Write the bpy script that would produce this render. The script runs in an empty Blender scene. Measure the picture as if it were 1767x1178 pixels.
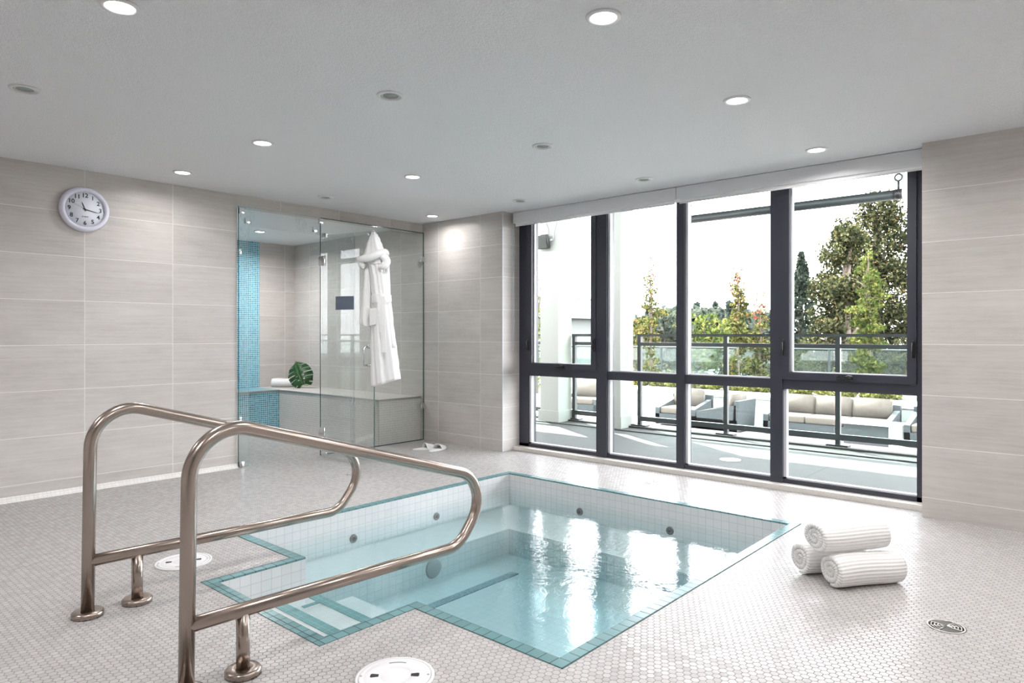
import bpy, bmesh, math, random
import numpy as np
from mathutils import Vector, Matrix

random.seed(7)
RNG = np.random.default_rng(11)
SC = bpy.context.scene
COL = SC.collection
PI = math.pi

# ------------------------------------------------------------------ camera, sky, sun, exposure
CAM_H = 1.11
FOC = 1173.0
CX, HY = 883.5, 576.8
YAW = math.atan2(1037, FOC)
FW = Vector((math.cos(YAW), math.sin(YAW), 0))
RT = Vector((math.sin(YAW), -math.cos(YAW), 0))
cam_d = bpy.data.cameras.new('camera')
cam_d.sensor_width = 36
cam_d.lens = FOC / 1767 * 36
cam_d.shift_y = -(589 - HY) / 1767
cam_d.clip_start = 0.02
cam_d.clip_end = 500
cam = bpy.data.objects.new('camera', cam_d)
COL.objects.link(cam)
cam.location = (0, 0, CAM_H)
cam.rotation_euler = (PI / 2, 0, YAW - PI / 2)
SC.camera = cam

SKY_STRENGTH = 6.8
SUN_STRENGTH = 13.0
LAMP_W = 3.5
EXPOSURE = 1.42

world = bpy.data.worlds.new('sky')
SC.world = world
world.use_nodes = True
_nt = world.node_tree
_bg = _nt.nodes['Background']
_bg.inputs['Color'].default_value = (0.95, 0.955, 1.0, 1)
_bg.inputs['Strength'].default_value = SKY_STRENGTH

sun_d = bpy.data.lights.new('sun', 'SUN')
sun_d.energy = SUN_STRENGTH
sun_d.angle = 0.01
sun_d.color = (1.0, 0.96, 0.88)
sun = bpy.data.objects.new('sun', sun_d)
COL.objects.link(sun)
sun.rotation_euler = Vector((0.6, 1.0, 1.15)).to_track_quat('Z', 'Y').to_euler()
sun.location = (8, 10, 12)

SC.view_settings.view_transform = 'Standard'
SC.view_settings.look = 'None'
SC.view_settings.gamma = 1
SC.view_settings.exposure = EXPOSURE
SC.view_settings.use_curve_mapping = False
SC.cycles.max_bounces = 14
SC.cycles.diffuse_bounces = 6
SC.cycles.glossy_bounces = 5
SC.cycles.transmission_bounces = 8
SC.cycles.transparent_max_bounces = 24
SC.cycles.sample_clamp_indirect = 6.0
SC.cycles.caustics_reflective = False
SC.cycles.caustics_refractive = False


# ------------------------------------------------------------------ picture point -> place
def ray(u, v):
    p = (u - CX) / FOC
    d = FW + RT * p
    return Vector((d.x, d.y, (HY - v) / FOC))


def at_z(u, v, z=0.0):
    d = ray(u, v)
    t = (z - CAM_H) / d.z
    return Vector((d.x * t, d.y * t, z))


def at_x(u, v, x):
    d = ray(u, v)
    t = x / d.x
    return Vector((x, d.y * t, CAM_H + d.z * t))


def at_y(u, v, y):
    d = ray(u, v)
    t = y / d.y
    return Vector((d.x * t, y, CAM_H + d.z * t))


def at_d(u, v, dist):
    d = ray(u, v)
    return Vector((d.x * dist, d.y * dist, CAM_H + d.z * dist))


def lin(r, g, b):
    def c(x):
        x = x / 255.0
        return x / 12.92 if x <= 0.04045 else ((x + 0.055) / 1.055) ** 2.4
    return (c(r), c(g), c(b))


# ------------------------------------------------------------------ materials
class NB:
    """small node builder"""
    def __init__(self, name):
        self.m = bpy.data.materials.new(name)
        self.m.use_nodes = True
        self.t = self.m.node_tree
        self.t.nodes.clear()
        self.out = self.t.nodes.new('ShaderNodeOutputMaterial')

    def n(self, kind, **kw):
        nd = self.t.nodes.new(kind)
        for k, v in kw.items():
            setattr(nd, k, v)
        return nd

    def put(self, sock, val):
        if isinstance(val, bpy.types.NodeSocket):
            self.t.links.new(val, sock)
        elif val is not None:
            if hasattr(sock.default_value, '__len__') and not isinstance(val, (int, float)):
                v = tuple(val)
                if len(sock.default_value) == 4 and len(v) == 3:
                    v = v + (1,)
                sock.default_value = v
            else:
                sock.default_value = val

    def math(self, op, a, b=None, c=None, clamp=False):
        nd = self.n('ShaderNodeMath', operation=op, use_clamp=clamp)
        self.put(nd.inputs[0], a)
        if b is not None:
            self.put(nd.inputs[1], b)
        if c is not None:
            self.put(nd.inputs[2], c)
        return nd.outputs[0]

    def vmath(self, op, a, b=None, out=0):
        nd = self.n('ShaderNodeVectorMath', operation=op)
        self.put(nd.inputs[0], a)
        if b is not None:
            self.put(nd.inputs[1], b)
        return nd.outputs[out]

    def mix(self, fac, a, b):
        nd = self.n('ShaderNodeMix', data_type='RGBA')
        self.put(nd.inputs[0], fac)
        self.put(nd.inputs[6], a)
        self.put(nd.inputs[7], b)
        return nd.outputs[2]

    def mixf(self, fac, a, b):
        nd = self.n('ShaderNodeMix', data_type='FLOAT')
        self.put(nd.inputs[0], fac)
        self.put(nd.inputs[2], a)
        self.put(nd.inputs[3], b)
        return nd.outputs[0]

    def coords(self):
        return self.n('ShaderNodeTexCoord').outputs['Object']

    def pos(self):
        return self.n('ShaderNodeNewGeometry').outputs['Position']

    def mapping(self, vec, scale=(1, 1, 1), rot=(0, 0, 0), loc=(0, 0, 0)):
        nd = self.n('ShaderNodeMapping')
        self.put(nd.inputs['Vector'], vec)
        nd.inputs['Scale'].default_value = scale
        nd.inputs['Rotation'].default_value = rot
        nd.inputs['Location'].default_value = loc
        return nd.outputs[0]

    def noise(self, vec, scale, detail=2.0, rough=0.5, out='Fac', distortion=0.0):
        nd = self.n('ShaderNodeTexNoise')
        self.put(nd.inputs['Vector'], vec)
        nd.inputs['Scale'].default_value = scale
        nd.inputs['Detail'].default_value = detail
        nd.inputs['Roughness'].default_value = rough
        nd.inputs['Distortion'].default_value = distortion
        return nd.outputs[out]

    def ramp(self, fac, stops):
        nd = self.n('ShaderNodeValToRGB')
        self.put(nd.inputs[0], fac)
        el = nd.color_ramp.elements
        while len(el) < len(stops):
            el.new(0.5)
        for e, (p, c) in zip(el, stops):
            e.position = p
            e.color = tuple(c) + (1,) if len(c) == 3 else c
        return nd.outputs[0]

    def sep(self, vec):
        nd = self.n('ShaderNodeSeparateXYZ')
        self.put(nd.inputs[0], vec)
        return nd.outputs

    def comb(self, x, y, z):
        nd = self.n('ShaderNodeCombineXYZ')
        for i, v in enumerate((x, y, z)):
            self.put(nd.inputs[i], v)
        return nd.outputs[0]

    def bump(self, height, strength=0.3, dist=0.01, normal=None):
        nd = self.n('ShaderNodeBump')
        nd.inputs['Strength'].default_value = strength
        nd.inputs['Distance'].default_value = dist
        self.put(nd.inputs['Height'], height)
        if normal is not None:
            self.put(nd.inputs['Normal'], normal)
        return nd.outputs[0]

    def bsdf(self, color, rough=0.5, metal=0.0, spec=0.5, normal=None, trans=None, coat=None, emit=None, estr=0.0, sheen=None):
        nd = self.n('ShaderNodeBsdfPrincipled')
        self.put(nd.inputs['Base Color'], color)
        self.put(nd.inputs['Roughness'], rough)
        self.put(nd.inputs['Metallic'], metal)
        self.put(nd.inputs['Specular IOR Level'], spec)
        if normal is not None:
            self.put(nd.inputs['Normal'], normal)
        if emit is not None:
            self.put(nd.inputs['Emission Color'], emit)
            self.put(nd.inputs['Emission Strength'], estr)
        if sheen is not None:
            self.put(nd.inputs['Sheen Weight'], sheen)
        return nd.outputs[0]

    def done(self, surf, vol=None):
        self.t.links.new(surf, self.out.inputs['Surface'])
        if vol is not None:
            self.t.links.new(vol, self.out.inputs['Volume'])
        return self.m


def plain(name, col, rough=0.5, metal=0.0, spec=0.5, noise=0.0, nscale=40, bump=0.0, bscale=200):
    b = NB(name)
    c = col
    nrm = None
    if noise:
        f = b.noise(b.coords(), nscale, 3)
        c = b.mix(f, tuple(x * (1 - noise) for x in col), tuple(min(1, x * (1 + noise)) for x in col))
    if bump:
        nrm = b.bump(b.noise(b.coords(), bscale, 3), bump, 0.004)
    return b.done(b.bsdf(c, rough, metal, spec, nrm))


def wall_tile(name, axis, off, zoff=0.107, grout=(0.74, 0.72, 0.69), tint=(1, 1, 1)):
    """large stacked porcelain tiles, 604 x 310 mm, streaky beige"""
    b = NB(name)
    p = b.pos()
    s = b.sep(p)
    u = s[axis]
    z = s[2]
    fu = b.math('DIVIDE', b.math('SUBTRACT', u, off - 60.4), 0.604)
    fz = b.math('DIVIDE', b.math('SUBTRACT', z, zoff - 31.0), 0.31)
    iu, iz = b.math('FLOOR', fu), b.math('FLOOR', fz)
    du = b.math('MULTIPLY', b.math('ABSOLUTE', b.math('SUBTRACT', b.math('FRACT', b.math('ADD', fu, 0.5)), 0.5)), 0.604)
    dz = b.math('MULTIPLY', b.math('ABSOLUTE', b.math('SUBTRACT', b.math('FRACT', b.math('ADD', fz, 0.5)), 0.5)), 0.31)
    d = b.math('MINIMUM', du, dz)
    g = b.math('LESS_THAN', d, 0.0021)
    wn = b.n('ShaderNodeTexWhiteNoise', noise_dimensions='2D')
    b.put(wn.inputs['Vector'], b.comb(iu, iz, 0))
    shift = b.math('MULTIPLY', wn.outputs['Value'], 7.0)
    vec = b.comb(b.math('ADD', u, shift), b.math('MULTIPLY', z, 1.0), shift)
    st = b.noise(b.mapping(vec, (2.2, 60, 1)), 1.0, 5, 0.62)
    bl = b.noise(b.mapping(vec, (2.5, 5, 1)), 1.0, 3, 0.6)
    fine = b.noise(b.mapping(vec, (20, 220, 1)), 1.0, 3, 0.6)
    k = b.math('ADD', b.math('MULTIPLY', st, 0.45), b.math('ADD', b.math('MULTIPLY', bl, 0.45), b.math('MULTIPLY', fine, 0.25)))
    c = b.ramp(k, [(0.32, (0.41 * tint[0], 0.381 * tint[1], 0.357 * tint[2])),
                   (0.55, (0.525 * tint[0], 0.493 * tint[1], 0.468 * tint[2])),
                   (0.82, (0.62 * tint[0], 0.593 * tint[1], 0.567 * tint[2]))])
    vary = b.math('ADD', b.math('MULTIPLY', wn.outputs['Value'], 0.07), 0.96)
    vc = b.vmath('SCALE', c)
    b.put(vc.node.inputs['Scale'], vary)
    c2 = b.mix(g, vc, grout)
    h = b.math('SMOOTHSTEP', d, 0.001, 0.004) if False else b.math('MINIMUM', b.math('DIVIDE', d, 0.004), 1.0)
    return b.done(b.bsdf(c2, b.mixf(g, 0.38, 0.8), 0, 0.4, b.bump(h, 0.4, 0.002)))


def mosaic(name, pitch, tile, grout, gap=0.003, vary=0.1, rough=0.2, offs=(0.0, 0.0, 0.0), tile2=None, spec=0.5):
    """square mosaic on any axis-aligned face"""
    b = NB(name)
    ge = b.n('ShaderNodeNewGeometry')
    p = b.sep(ge.outputs['Position'])
    nn = b.sep(ge.outputs['True Normal'])
    dd = None
    ids = []
    for i in range(3):
        f = b.math('DIVIDE', b.math('SUBTRACT', p[i], offs[i] - 1000 * pitch), pitch)
        ids.append(b.math('FLOOR', f))
        d = b.math('MULTIPLY', b.math('ABSOLUTE', b.math('SUBTRACT', b.math('FRACT', b.math('ADD', f, 0.5)), 0.5)), pitch)
        d = b.math('ADD', d, b.math('GREATER_THAN', b.math('ABSOLUTE', nn[i]), 0.6))
        dd = d if dd is None else b.math('MINIMUM', dd, d)
    g = b.math('LESS_THAN', dd, gap / 2)
    wn = b.n('ShaderNodeTexWhiteNoise', noise_dimensions='3D')
    b.put(wn.inputs['Vector'], b.comb(*ids))
    r = wn.outputs['Value']
    lo = tuple(x * (1 - vary) for x in tile)
    hi = tuple(min(1, x * (1 + vary)) for x in (tile2 or tile))
    c = b.mix(g, b.mix(r, lo, hi), grout)
    h = b.math('MINIMUM', b.math('DIVIDE', dd, gap), 1.0)
    return b.done(b.bsdf(c, b.mixf(g, rough, 0.8), 0, spec, b.bump(h, 0.3, 0.001)))


def hex_floor(name):
    """pearly hexagon mosaic, 27 mm pitch, rows along y"""
    b = NB(name)
    s = b.sep(b.pos())
    S = 0.0270
    X = b.math('DIVIDE', b.math('ADD', s[1], 20.0), S)      # along the rows
    Y = b.math('DIVIDE', b.math('ADD', s[0], 20.0), S)
    R3 = math.sqrt(3)

    def cell(ox, oy):
        gx = b.math('SUBTRACT', b.math('FRACT', b.math('ADD', X, ox)), 0.5)
        gy = b.math('MULTIPLY', b.math('SUBTRACT', b.math('FRACT', b.math('ADD', b.math('DIVIDE', Y, R3), oy)), 0.5), R3)
        l2 = b.math('ADD', b.math('MULTIPLY', gx, gx), b.math('MULTIPLY', gy, gy))
        return gx, gy, l2
    ax, ay, al = cell(0.5, 0.5)
    bx, by, bl = cell(0.0, 0.0)
    pick = b.math('LESS_THAN', al, bl)
    gx = b.mixf(pick, bx, ax)
    gy = b.mixf(pick, by, ay)
    hx, hy = b.math('ABSOLUTE', gx), b.math('ABSOLUTE', gy)
    hd = b.math('MAXIMUM', hx, b.math('ADD', b.math('MULTIPLY', hx, 0.5), b.math('MULTIPLY', hy, R3 / 2)))
    wn = b.n('ShaderNodeTexWhiteNoise', noise_dimensions='2D')
    b.put(wn.inputs['Vector'], b.comb(b.math('ROUND', b.math('MULTIPLY', b.math('SUBTRACT', X, gx), 2)),
                                      b.math('ROUND', b.math('MULTIPLY', b.math('SUBTRACT', Y, gy), 2 / R3)), 0))
    r = wn.outputs['Value']
    rc = b.sep(wn.outputs['Color'])
    g = b.math('GREATER_THAN', hd, 0.458)
    veins = b.noise(b.comb(s[0], s[1], b.math('MULTIPLY', r, 9)), 55, 4, 0.65)
    big = b.noise(b.pos(), 1.3, 2)
    t = b.math('ADD', b.math('MULTIPLY', r, 0.22), b.math('ADD', b.math('MULTIPLY', veins, 0.63), b.math('MULTIPLY', big, 0.15)))
    c = b.ramp(t, [(0.2, (0.385, 0.37, 0.36)), (0.5, (0.455, 0.44, 0.43)), (0.85, (0.52, 0.507, 0.498))])
    c = b.mix(g, c, (0.22, 0.207, 0.195))
    tilt = b.math('ADD', b.math('MULTIPLY', gx, b.math('SUBTRACT', rc[0], 0.5)), b.math('MULTIPLY', gy, b.math('SUBTRACT', rc[1], 0.5)))
    edge = b.math('MINIMUM', b.math('MULTIPLY', b.math('SUBTRACT', 0.5, hd), 14), 1.0)
    wob = b.noise(b.pos(), 90, 2)
    h = b.math('ADD', b.math('MULTIPLY', edge, 0.25), b.math('ADD', b.math('MULTIPLY', tilt, 1.5), b.math('MULTIPLY', wob, 0.12)))
    nrm = b.bump(h, 0.55, 0.0030)
    return b.done(b.bsdf(c, b.mixf(g, 0.26, 0.85), 0, 0.07, nrm))


def glass_mat(name, tint=(0.93, 0.96, 0.95), boost=1.0, haze=0.0, drops=False):
    b = NB(name)
    tr = b.n('ShaderNodeBsdfTransparent')
    b.put(tr.inputs[0], tint)
    gl = b.n('ShaderNodeBsdfGlossy')
    gl.inputs['Roughness'].default_value = 0.0
    fr = b.n('ShaderNodeFresnel')
    fr.inputs['IOR'].default_value = 1.5
    bf = b.n('ShaderNodeNewGeometry').outputs['Backfacing']
    fac = b.math('MULTIPLY', b.math('MULTIPLY', fr.outputs[0], boost, clamp=True), b.math('SUBTRACT', 1.0, bf))
    surf = b.n('ShaderNodeMixShader')
    b.put(surf.inputs[0], fac)
    b.t.links.new(tr.outputs[0], surf.inputs[1])
    b.t.links.new(gl.outputs[0], surf.inputs[2])
    res = surf.outputs[0]
    if haze:
        df = b.n('ShaderNodeBsdfDiffuse')
        df.inputs[0].default_value = (0.85, 0.87, 0.87, 1)
        co = b.coords()
        f = haze
        if drops:
            st = b.noise(b.mapping(co, (160, 160, 26)), 1.0, 3, 0.6)
            patch = b.noise(co, 2.2, 2)
            st = b.math('MULTIPLY', b.math('GREATER_THAN', st, 0.60), b.math('MULTIPLY', b.math('GREATER_THAN', patch, 0.50), 0.16))
            f = b.math('ADD', st, haze)
        m2 = b.n('ShaderNodeMixShader')
        b.put(m2.inputs[0], f)
        b.t.links.new(res, m2.inputs[1])
        b.t.links.new(df.outputs[0], m2.inputs[2])
        res = m2.outputs[0]
    return b.done(res)


def water_mat(name):
    b = NB(name)
    p = b.pos()
    tr = b.n('ShaderNodeBsdfTransparent')
    tr.inputs[0].default_value = (0.97, 1, 1, 1)
    gl = b.n('ShaderNodeBsdfGlossy')
    gl.inputs['Roughness'].default_value = 0.0
    big = b.noise(p, 2.6, 2, 0.5, distortion=1.0)
    fine = b.noise(p, 16, 4, 0.6, distortion=1.5)
    tiny = b.noise(p, 60, 2, 0.5)
    # ripples run strongest across the middle of the pool
    s = b.sep(p)
    dx = b.math('SUBTRACT', s[0], 3.05)
    dy = b.math('SUBTRACT', s[1], 2.35)
    rr = b.math('ADD', b.math('MULTIPLY', dx, dx), b.math('MULTIPLY', dy, dy))
    amp = b.math('ADD', 0.28, b.math('DIVIDE', 1.2, b.math('ADD', 1.0, b.math('MULTIPLY', b.math('MULTIPLY', rr, rr), 9.0))))
    h = b.math('ADD', b.math('MULTIPLY', big, 0.5), b.math('MULTIPLY', b.math('ADD', fine, b.math('MULTIPLY', tiny, 0.05)), amp))
    # rings where the jets surface
    for (jx, jy, a) in ((3.75, 3.30, 0.05), (2.75, 3.35, 0.02), (3.0, 2.3, 0.06)):
        dv = b.vmath('DISTANCE', p, (jx, jy, -0.12), out=1)
        w = b.math('SINE', b.math('MULTIPLY', dv, 70))
        fall = b.math('MULTIPLY', b.math('POWER', 2.718, b.math('MULTIPLY', dv, -7.0)), a)
        h = b.math('ADD', h, b.math('MULTIPLY', w, fall))
    nrm = b.bump(h, 0.04, 0.04)
    b.put(gl.inputs['Normal'], nrm)
    fr = b.n('ShaderNodeFresnel')
    fr.inputs['IOR'].default_value = 1.5
    b.put(fr.inputs['Normal'], nrm)
    bf = b.n('ShaderNodeNewGeometry').outputs['Backfacing']
    fac = b.math('MULTIPLY', fr.outputs[0], b.math('SUBTRACT', 1.0, bf))
    surf = b.n('ShaderNodeMixShader')
    b.put(surf.inputs[0], fac)
    b.t.links.new(tr.outputs[0], surf.inputs[1])
    b.t.links.new(gl.outputs[0], surf.inputs[2])
    va = b.n('ShaderNodeVolumeAbsorption')
    va.inputs['Color'].default_value = (0.22, 0.60, 0.65, 1)
    va.inputs['Density'].default_value = 0.95
    return b.done(surf.outputs[0], va.outputs[0])


def emit_mat(name, col, strength):
    b = NB(name)
    e = b.n('ShaderNodeEmission')
    b.put(e.inputs[0], col)
    e.inputs[1].default_value = strength
    return b.done(e.outputs[0])


def leaf_mat(name, stops):
    b = NB(name)
    ge = b.n('ShaderNodeNewGeometry')
    c = b.ramp(ge.outputs['Random Per Island'], [(p_, tuple(x * 0.30 for x in c_)) for p_, c_ in stops])
    d = b.n('ShaderNodeBsdfDiffuse')
    b.put(d.inputs[0], c)
    t = b.n('ShaderNodeBsdfTranslucent')
    b.put(t.inputs[0], c)
    m = b.n('ShaderNodeMixShader')
    m.inputs[0].default_value = 0.35
    b.t.links.new(d.outputs[0], m.inputs[1])
    b.t.links.new(t.outputs[0], m.inputs[2])
    return b.done(m.outputs[0])


def brushed(name, col, rough=0.28):
    b = NB(name)
    co = b.coords()
    n = b.noise(co, 9, 3, 0.6)
    f = b.noise(co, 14, 2)
    c = b.mix(n, tuple(x * 0.86 for x in col), col)
    r = b.math('ADD', b.math('MULTIPLY', f, 0.10), rough - 0.05)
    return b.done(b.bsdf(c, r, 1.0))


def robe_cloth(name, col=(0.84, 0.84, 0.84), rib=None, sc=260):
    b = NB(name)
    co = b.coords()
    h = b.noise(co, sc, 2, 0.6)
    if rib:
        s = b.sep(b.n('ShaderNodeUVMap').outputs[0])
        w = b.math('SINE', b.math('MULTIPLY', s[1], rib))
        h = b.math('ADD', b.math('MULTIPLY', h, 0.5), b.math('MULTIPLY', w, 0.5))
    return b.done(b.bsdf(col, 0.95, 0, 0.1, b.bump(h, 0.55, 0.004), sheen=0.25))


M = {}
M['wall_y'] = wall_tile('porcelain_wall_tile_along_x', 0, 1.607)
M['wall_x'] = wall_tile('porcelain_wall_tile_along_y', 1, 4.619)
M['pillar'] = wall_tile('porcelain_pillar_tile', 1, 0.27, 0.121)
M['header'] = wall_tile('porcelain_header_tile', 0, 3.122)
M['ceiling'] = None
M['floor'] = hex_floor('pearl_hexagon_mosaic')
M['pool_tile'] = mosaic('white_pool_tile', 0.052, (0.68, 0.68, 0.685), (0.50, 0.51, 0.52), 0.003, 0.02, 0.15, offs=(1.41, 1.42, -0.003))
M['coping'] = mosaic('teal_coping_tile', 0.0525, lin(104, 140, 143), lin(60, 78, 80), 0.0035, 0.10, 0.25, offs=(1.8, 1.37, 0.03), spec=0.12)
M['teal_nosing'] = mosaic('teal_nosing_tile', 0.0525, lin(104, 150, 153), lin(126, 156, 158), 0.003, 0.06, 0.2, offs=(1.42, 1.37, 0.02))
M['speckle'] = mosaic('grey_speckled_mosaic', 0.012, lin(90, 118, 128), lin(190, 205, 208), 0.002, 0.5, 0.3)
M['blue_mosaic'] = mosaic('blue_glass_mosaic', 0.0235, lin(40, 112, 142), lin(172, 212, 222), 0.0085, 0.18, 0.12, offs=(4.21, 7.4, 0.45), tile2=lin(70, 160, 185))
M['pale_mosaic'] = mosaic('pale_grey_mosaic', 0.0235, lin(206, 203, 200), lin(226, 224, 222), 0.003, 0.04, 0.25, offs=(4.21, 7.4, 0.45))
M['bench_top'] = mosaic('bench_top_mosaic', 0.0235, lin(190, 186, 182), lin(205, 202, 200), 0.003, 0.05, 0.3, offs=(4.21, 7.4, 0.45))
M['window_frame'] = plain('charcoal_window_aluminium', lin(52, 54, 64), 0.38, 0.0, 0.5)
M['gasket'] = plain('pale_glazing_bead', lin(205, 206, 212), 0.4)
M['black'] = plain('black_plastic', (0.012, 0.012, 0.013), 0.35)
M['white_paint'] = plain('white_paint', (0.78, 0.78, 0.79), 0.45)
M['blind_box'] = plain('satin_white_cassette', (0.70, 0.70, 0.72), 0.4)
M['blind_cloth'] = plain('white_blind_cloth', (0.82, 0.82, 0.82), 0.8)
M['steel'] = brushed('brushed_steel_tube', lin(176, 163, 154), 0.24)
M['chrome'] = plain('polished_chrome', (0.78, 0.79, 0.80), 0.08, 1.0)
M['drain_metal'] = plain('worn_drain_metal', (0.55, 0.53, 0.50), 0.35, 1.0)
M['dark_hole'] = plain('dark_drain_hole', (0.015, 0.014, 0.014), 0.7)
M['slot'] = plain('grey_slot', (0.25, 0.25, 0.26), 0.5)
M['cover'] = plain('grey_suction_cover', (0.34, 0.36, 0.36), 0.5)
M['jet'] = plain('dark_jet_metal', (0.10, 0.11, 0.11), 0.35, 0.8)
M['lid'] = plain('white_lid_plastic', (0.72, 0.71, 0.72), 0.4)
M['pane'] = glass_mat('window_pane', (0.98, 0.978, 0.985), 0.7)
M['rail_pane'] = glass_mat('railing_pane', (0.86, 0.93, 0.91), 0.8, 0.012)
M['steam_glass'] = glass_mat('steam_room_glass', (0.97, 0.982, 0.975), 1.2)
M['door_glass'] = glass_mat('wet_door_glass', (0.94, 0.96, 0.955), 6.0, 0.03, True)
M['wet_glass'] = glass_mat('misted_glass', (0.94, 0.96, 0.96), 2.2, 0.04, True)
M['glass_edge'] = plain('green_glass_edge', lin(60, 84, 80), 0.2)
M['water'] = water_mat('teal_pool_water')
M['lamp'] = emit_mat('lit_lamp_diffuser', (1.0, 0.98, 0.95), 5.0)
M['lamp_off'] = plain('grey_lamp_lens', lin(150, 158, 154), 0.15)
M['lamp_trim'] = plain('white_lamp_trim', (0.72, 0.72, 0.73), 0.35)
M['lamp_trim_in'] = plain('white_lamp_cone', (0.5, 0.5, 0.5), 0.3)
M['robe'] = robe_cloth('white_terry_robe')
M['towel'] = robe_cloth('white_ribbed_towel', (0.83, 0.82, 0.81), 640)
M['slipper'] = robe_cloth('white_slipper_cloth', (0.80, 0.80, 0.80))
M['leaf'] = plain('glossy_green_leaf', lin(28, 74, 30), 0.3, noise=0.35, nscale=12)
M['clock_rim'] = plain('pale_lilac_clock_rim', lin(222, 222, 236), 0.4)
M['clock_dial'] = plain('white_clock_dial', lin(226, 229, 238), 0.5)
M['ink'] = plain('dark_ink', lin(34, 38, 48), 0.5)
M['sign'] = plain('slate_sign', lin(108, 120, 138), 0.5)
M['sill'] = plain('pale_stone_sill', lin(214, 210, 204), 0.5, noise=0.1, nscale=60)
M['concrete'] = None
M['lower_paving'] = plain('pale_lower_paving', lin(126, 124, 119), 0.8, noise=0.08, nscale=6)
M['render_white'] = plain('white_render', lin(150, 155, 149), 0.8)
M['coping_pink'] = plain('pinkish_wall_coping', lin(205, 196, 192), 0.8)
M['railing'] = plain('dark_green_grey_railing', lin(38, 47, 47), 0.45)
M['wicker'] = plain('grey_wicker', lin(50, 53, 56), 0.8, noise=0.4, nscale=70, bump=0.6, bscale=90)
M['cushion'] = plain('beige_cushion', lin(86, 76, 69), 0.9, noise=0.05)
M['table_top'] = plain('white_table_top', lin(222, 222, 222), 0.4)
M['soil'] = plain('brown_mulch', lin(66, 58, 52), 0.95, noise=0.5, nscale=14)
M['ground'] = plain('far_ground', lin(58, 66, 46), 0.95, noise=0.35, nscale=0.6)
M['asphalt'] = plain('grey_asphalt', lin(96, 98, 98), 0.9)
M['bark'] = plain('grey_bark', lin(84, 76, 66), 0.9, noise=0.3, nscale=8)
M['car_white'] = plain('white_car_paint', (0.7, 0.7, 0.72), 0.25)
M['car_dark'] = plain('dark_car_paint', (0.05, 0.06, 0.08), 0.25)
M['car_glass'] = plain('dark_car_window', (0.03, 0.04, 0.05), 0.1)
M['tyre'] = plain('tyre_rubber', (0.02, 0.02, 0.02), 0.8)
M['lf_aspen'] = leaf_mat('aspen_leaves', [(0.0, lin(66, 80, 46)), (0.45, lin(112, 124, 72)), (0.75, lin(160, 162, 100)), (0.93, lin(196, 180, 104)), (1.0, lin(200, 140, 110))])
M['lf_tip'] = leaf_mat('reddish_aspen_tip_leaves', [(0.0, lin(130, 124, 84)), (0.4, lin(200, 130, 110)), (0.8, lin(206, 110, 104)), (1.0, lin(214, 170, 110))])
M['lf_big'] = leaf_mat('olive_tree_leaves', [(0.0, lin(40, 48, 38)), (0.45, lin(84, 94, 66)), (0.85, lin(140, 142, 100)), (0.985, lin(176, 168, 110)), (1.0, lin(206, 140, 100))])
M['lf_bright'] = leaf_mat('bright_green_leaves', [(0.0, lin(76, 98, 50)), (0.6, lin(124, 142, 78)), (1.0, lin(184, 184, 106))])
M['lf_conifer'] = leaf_mat('conifer_needles', [(0.0, lin(58, 72, 64)), (0.6, lin(88, 104, 90)), (1.0, lin(122, 134, 116))])
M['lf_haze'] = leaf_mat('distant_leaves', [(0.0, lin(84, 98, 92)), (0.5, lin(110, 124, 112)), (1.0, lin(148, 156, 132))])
M['lf_yellow'] = leaf_mat('yellow_green_shrub_leaves', [(0.0, lin(120, 132, 60)), (0.5, lin(176, 178, 88)), (1.0, lin(220, 212, 130))])
M['lf_shrub'] = leaf_mat('green_shrub_leaves', [(0.0, lin(90, 108, 74)), (0.5, lin(136, 150, 100)), (1.0, lin(190, 190, 136))])


def ceiling_mat():
    b = NB('stippled_ceiling')
    p = b.pos()
    n1 = b.noise(p, 190, 3, 0.6)
    n2 = b.noise(p, 75, 2, 0.5)
    h = b.math('ADD', b.math('MULTIPLY', n1, 0.6), b.math('MULTIPLY', n2, 0.5))
    c = b.mix(n1, (0.84, 0.845, 0.87), (0.93, 0.935, 0.96))
    return b.done(b.bsdf(c, 0.9, 0, 0.2, b.bump(h, 0.9, 0.016)))


M['ceiling'] = ceiling_mat()


def concrete_mat():
    """large terrace pavers"""
    b = NB('concrete_pavers')
    p = b.pos()
    s = b.sep(p)
    d = None
    for i, (off, pitch) in enumerate(((5.35, 0.62), (0.55, 1.24))):
        f = b.math('DIVIDE', b.math('SUBTRACT', s[i], off - 100 * pitch), pitch)
        e = b.math('MULTIPLY', b.math('ABSOLUTE', b.math('SUBTRACT', b.math('FRACT', b.math('ADD', f, 0.5)), 0.5)), pitch)
        d = e if d is None else b.math('MINIMUM', d, e)
    g = b.math('LESS_THAN', d, 0.004)
    n = b.noise(p, 9, 4, 0.6)
    c = b.mix(n, lin(50, 53, 52), lin(63, 66, 64))
    c = b.mix(g, c, lin(36, 38, 37))
    return b.done(b.bsdf(c, 0.75, 0, 0.3))


M['concrete'] = concrete_mat()


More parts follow.
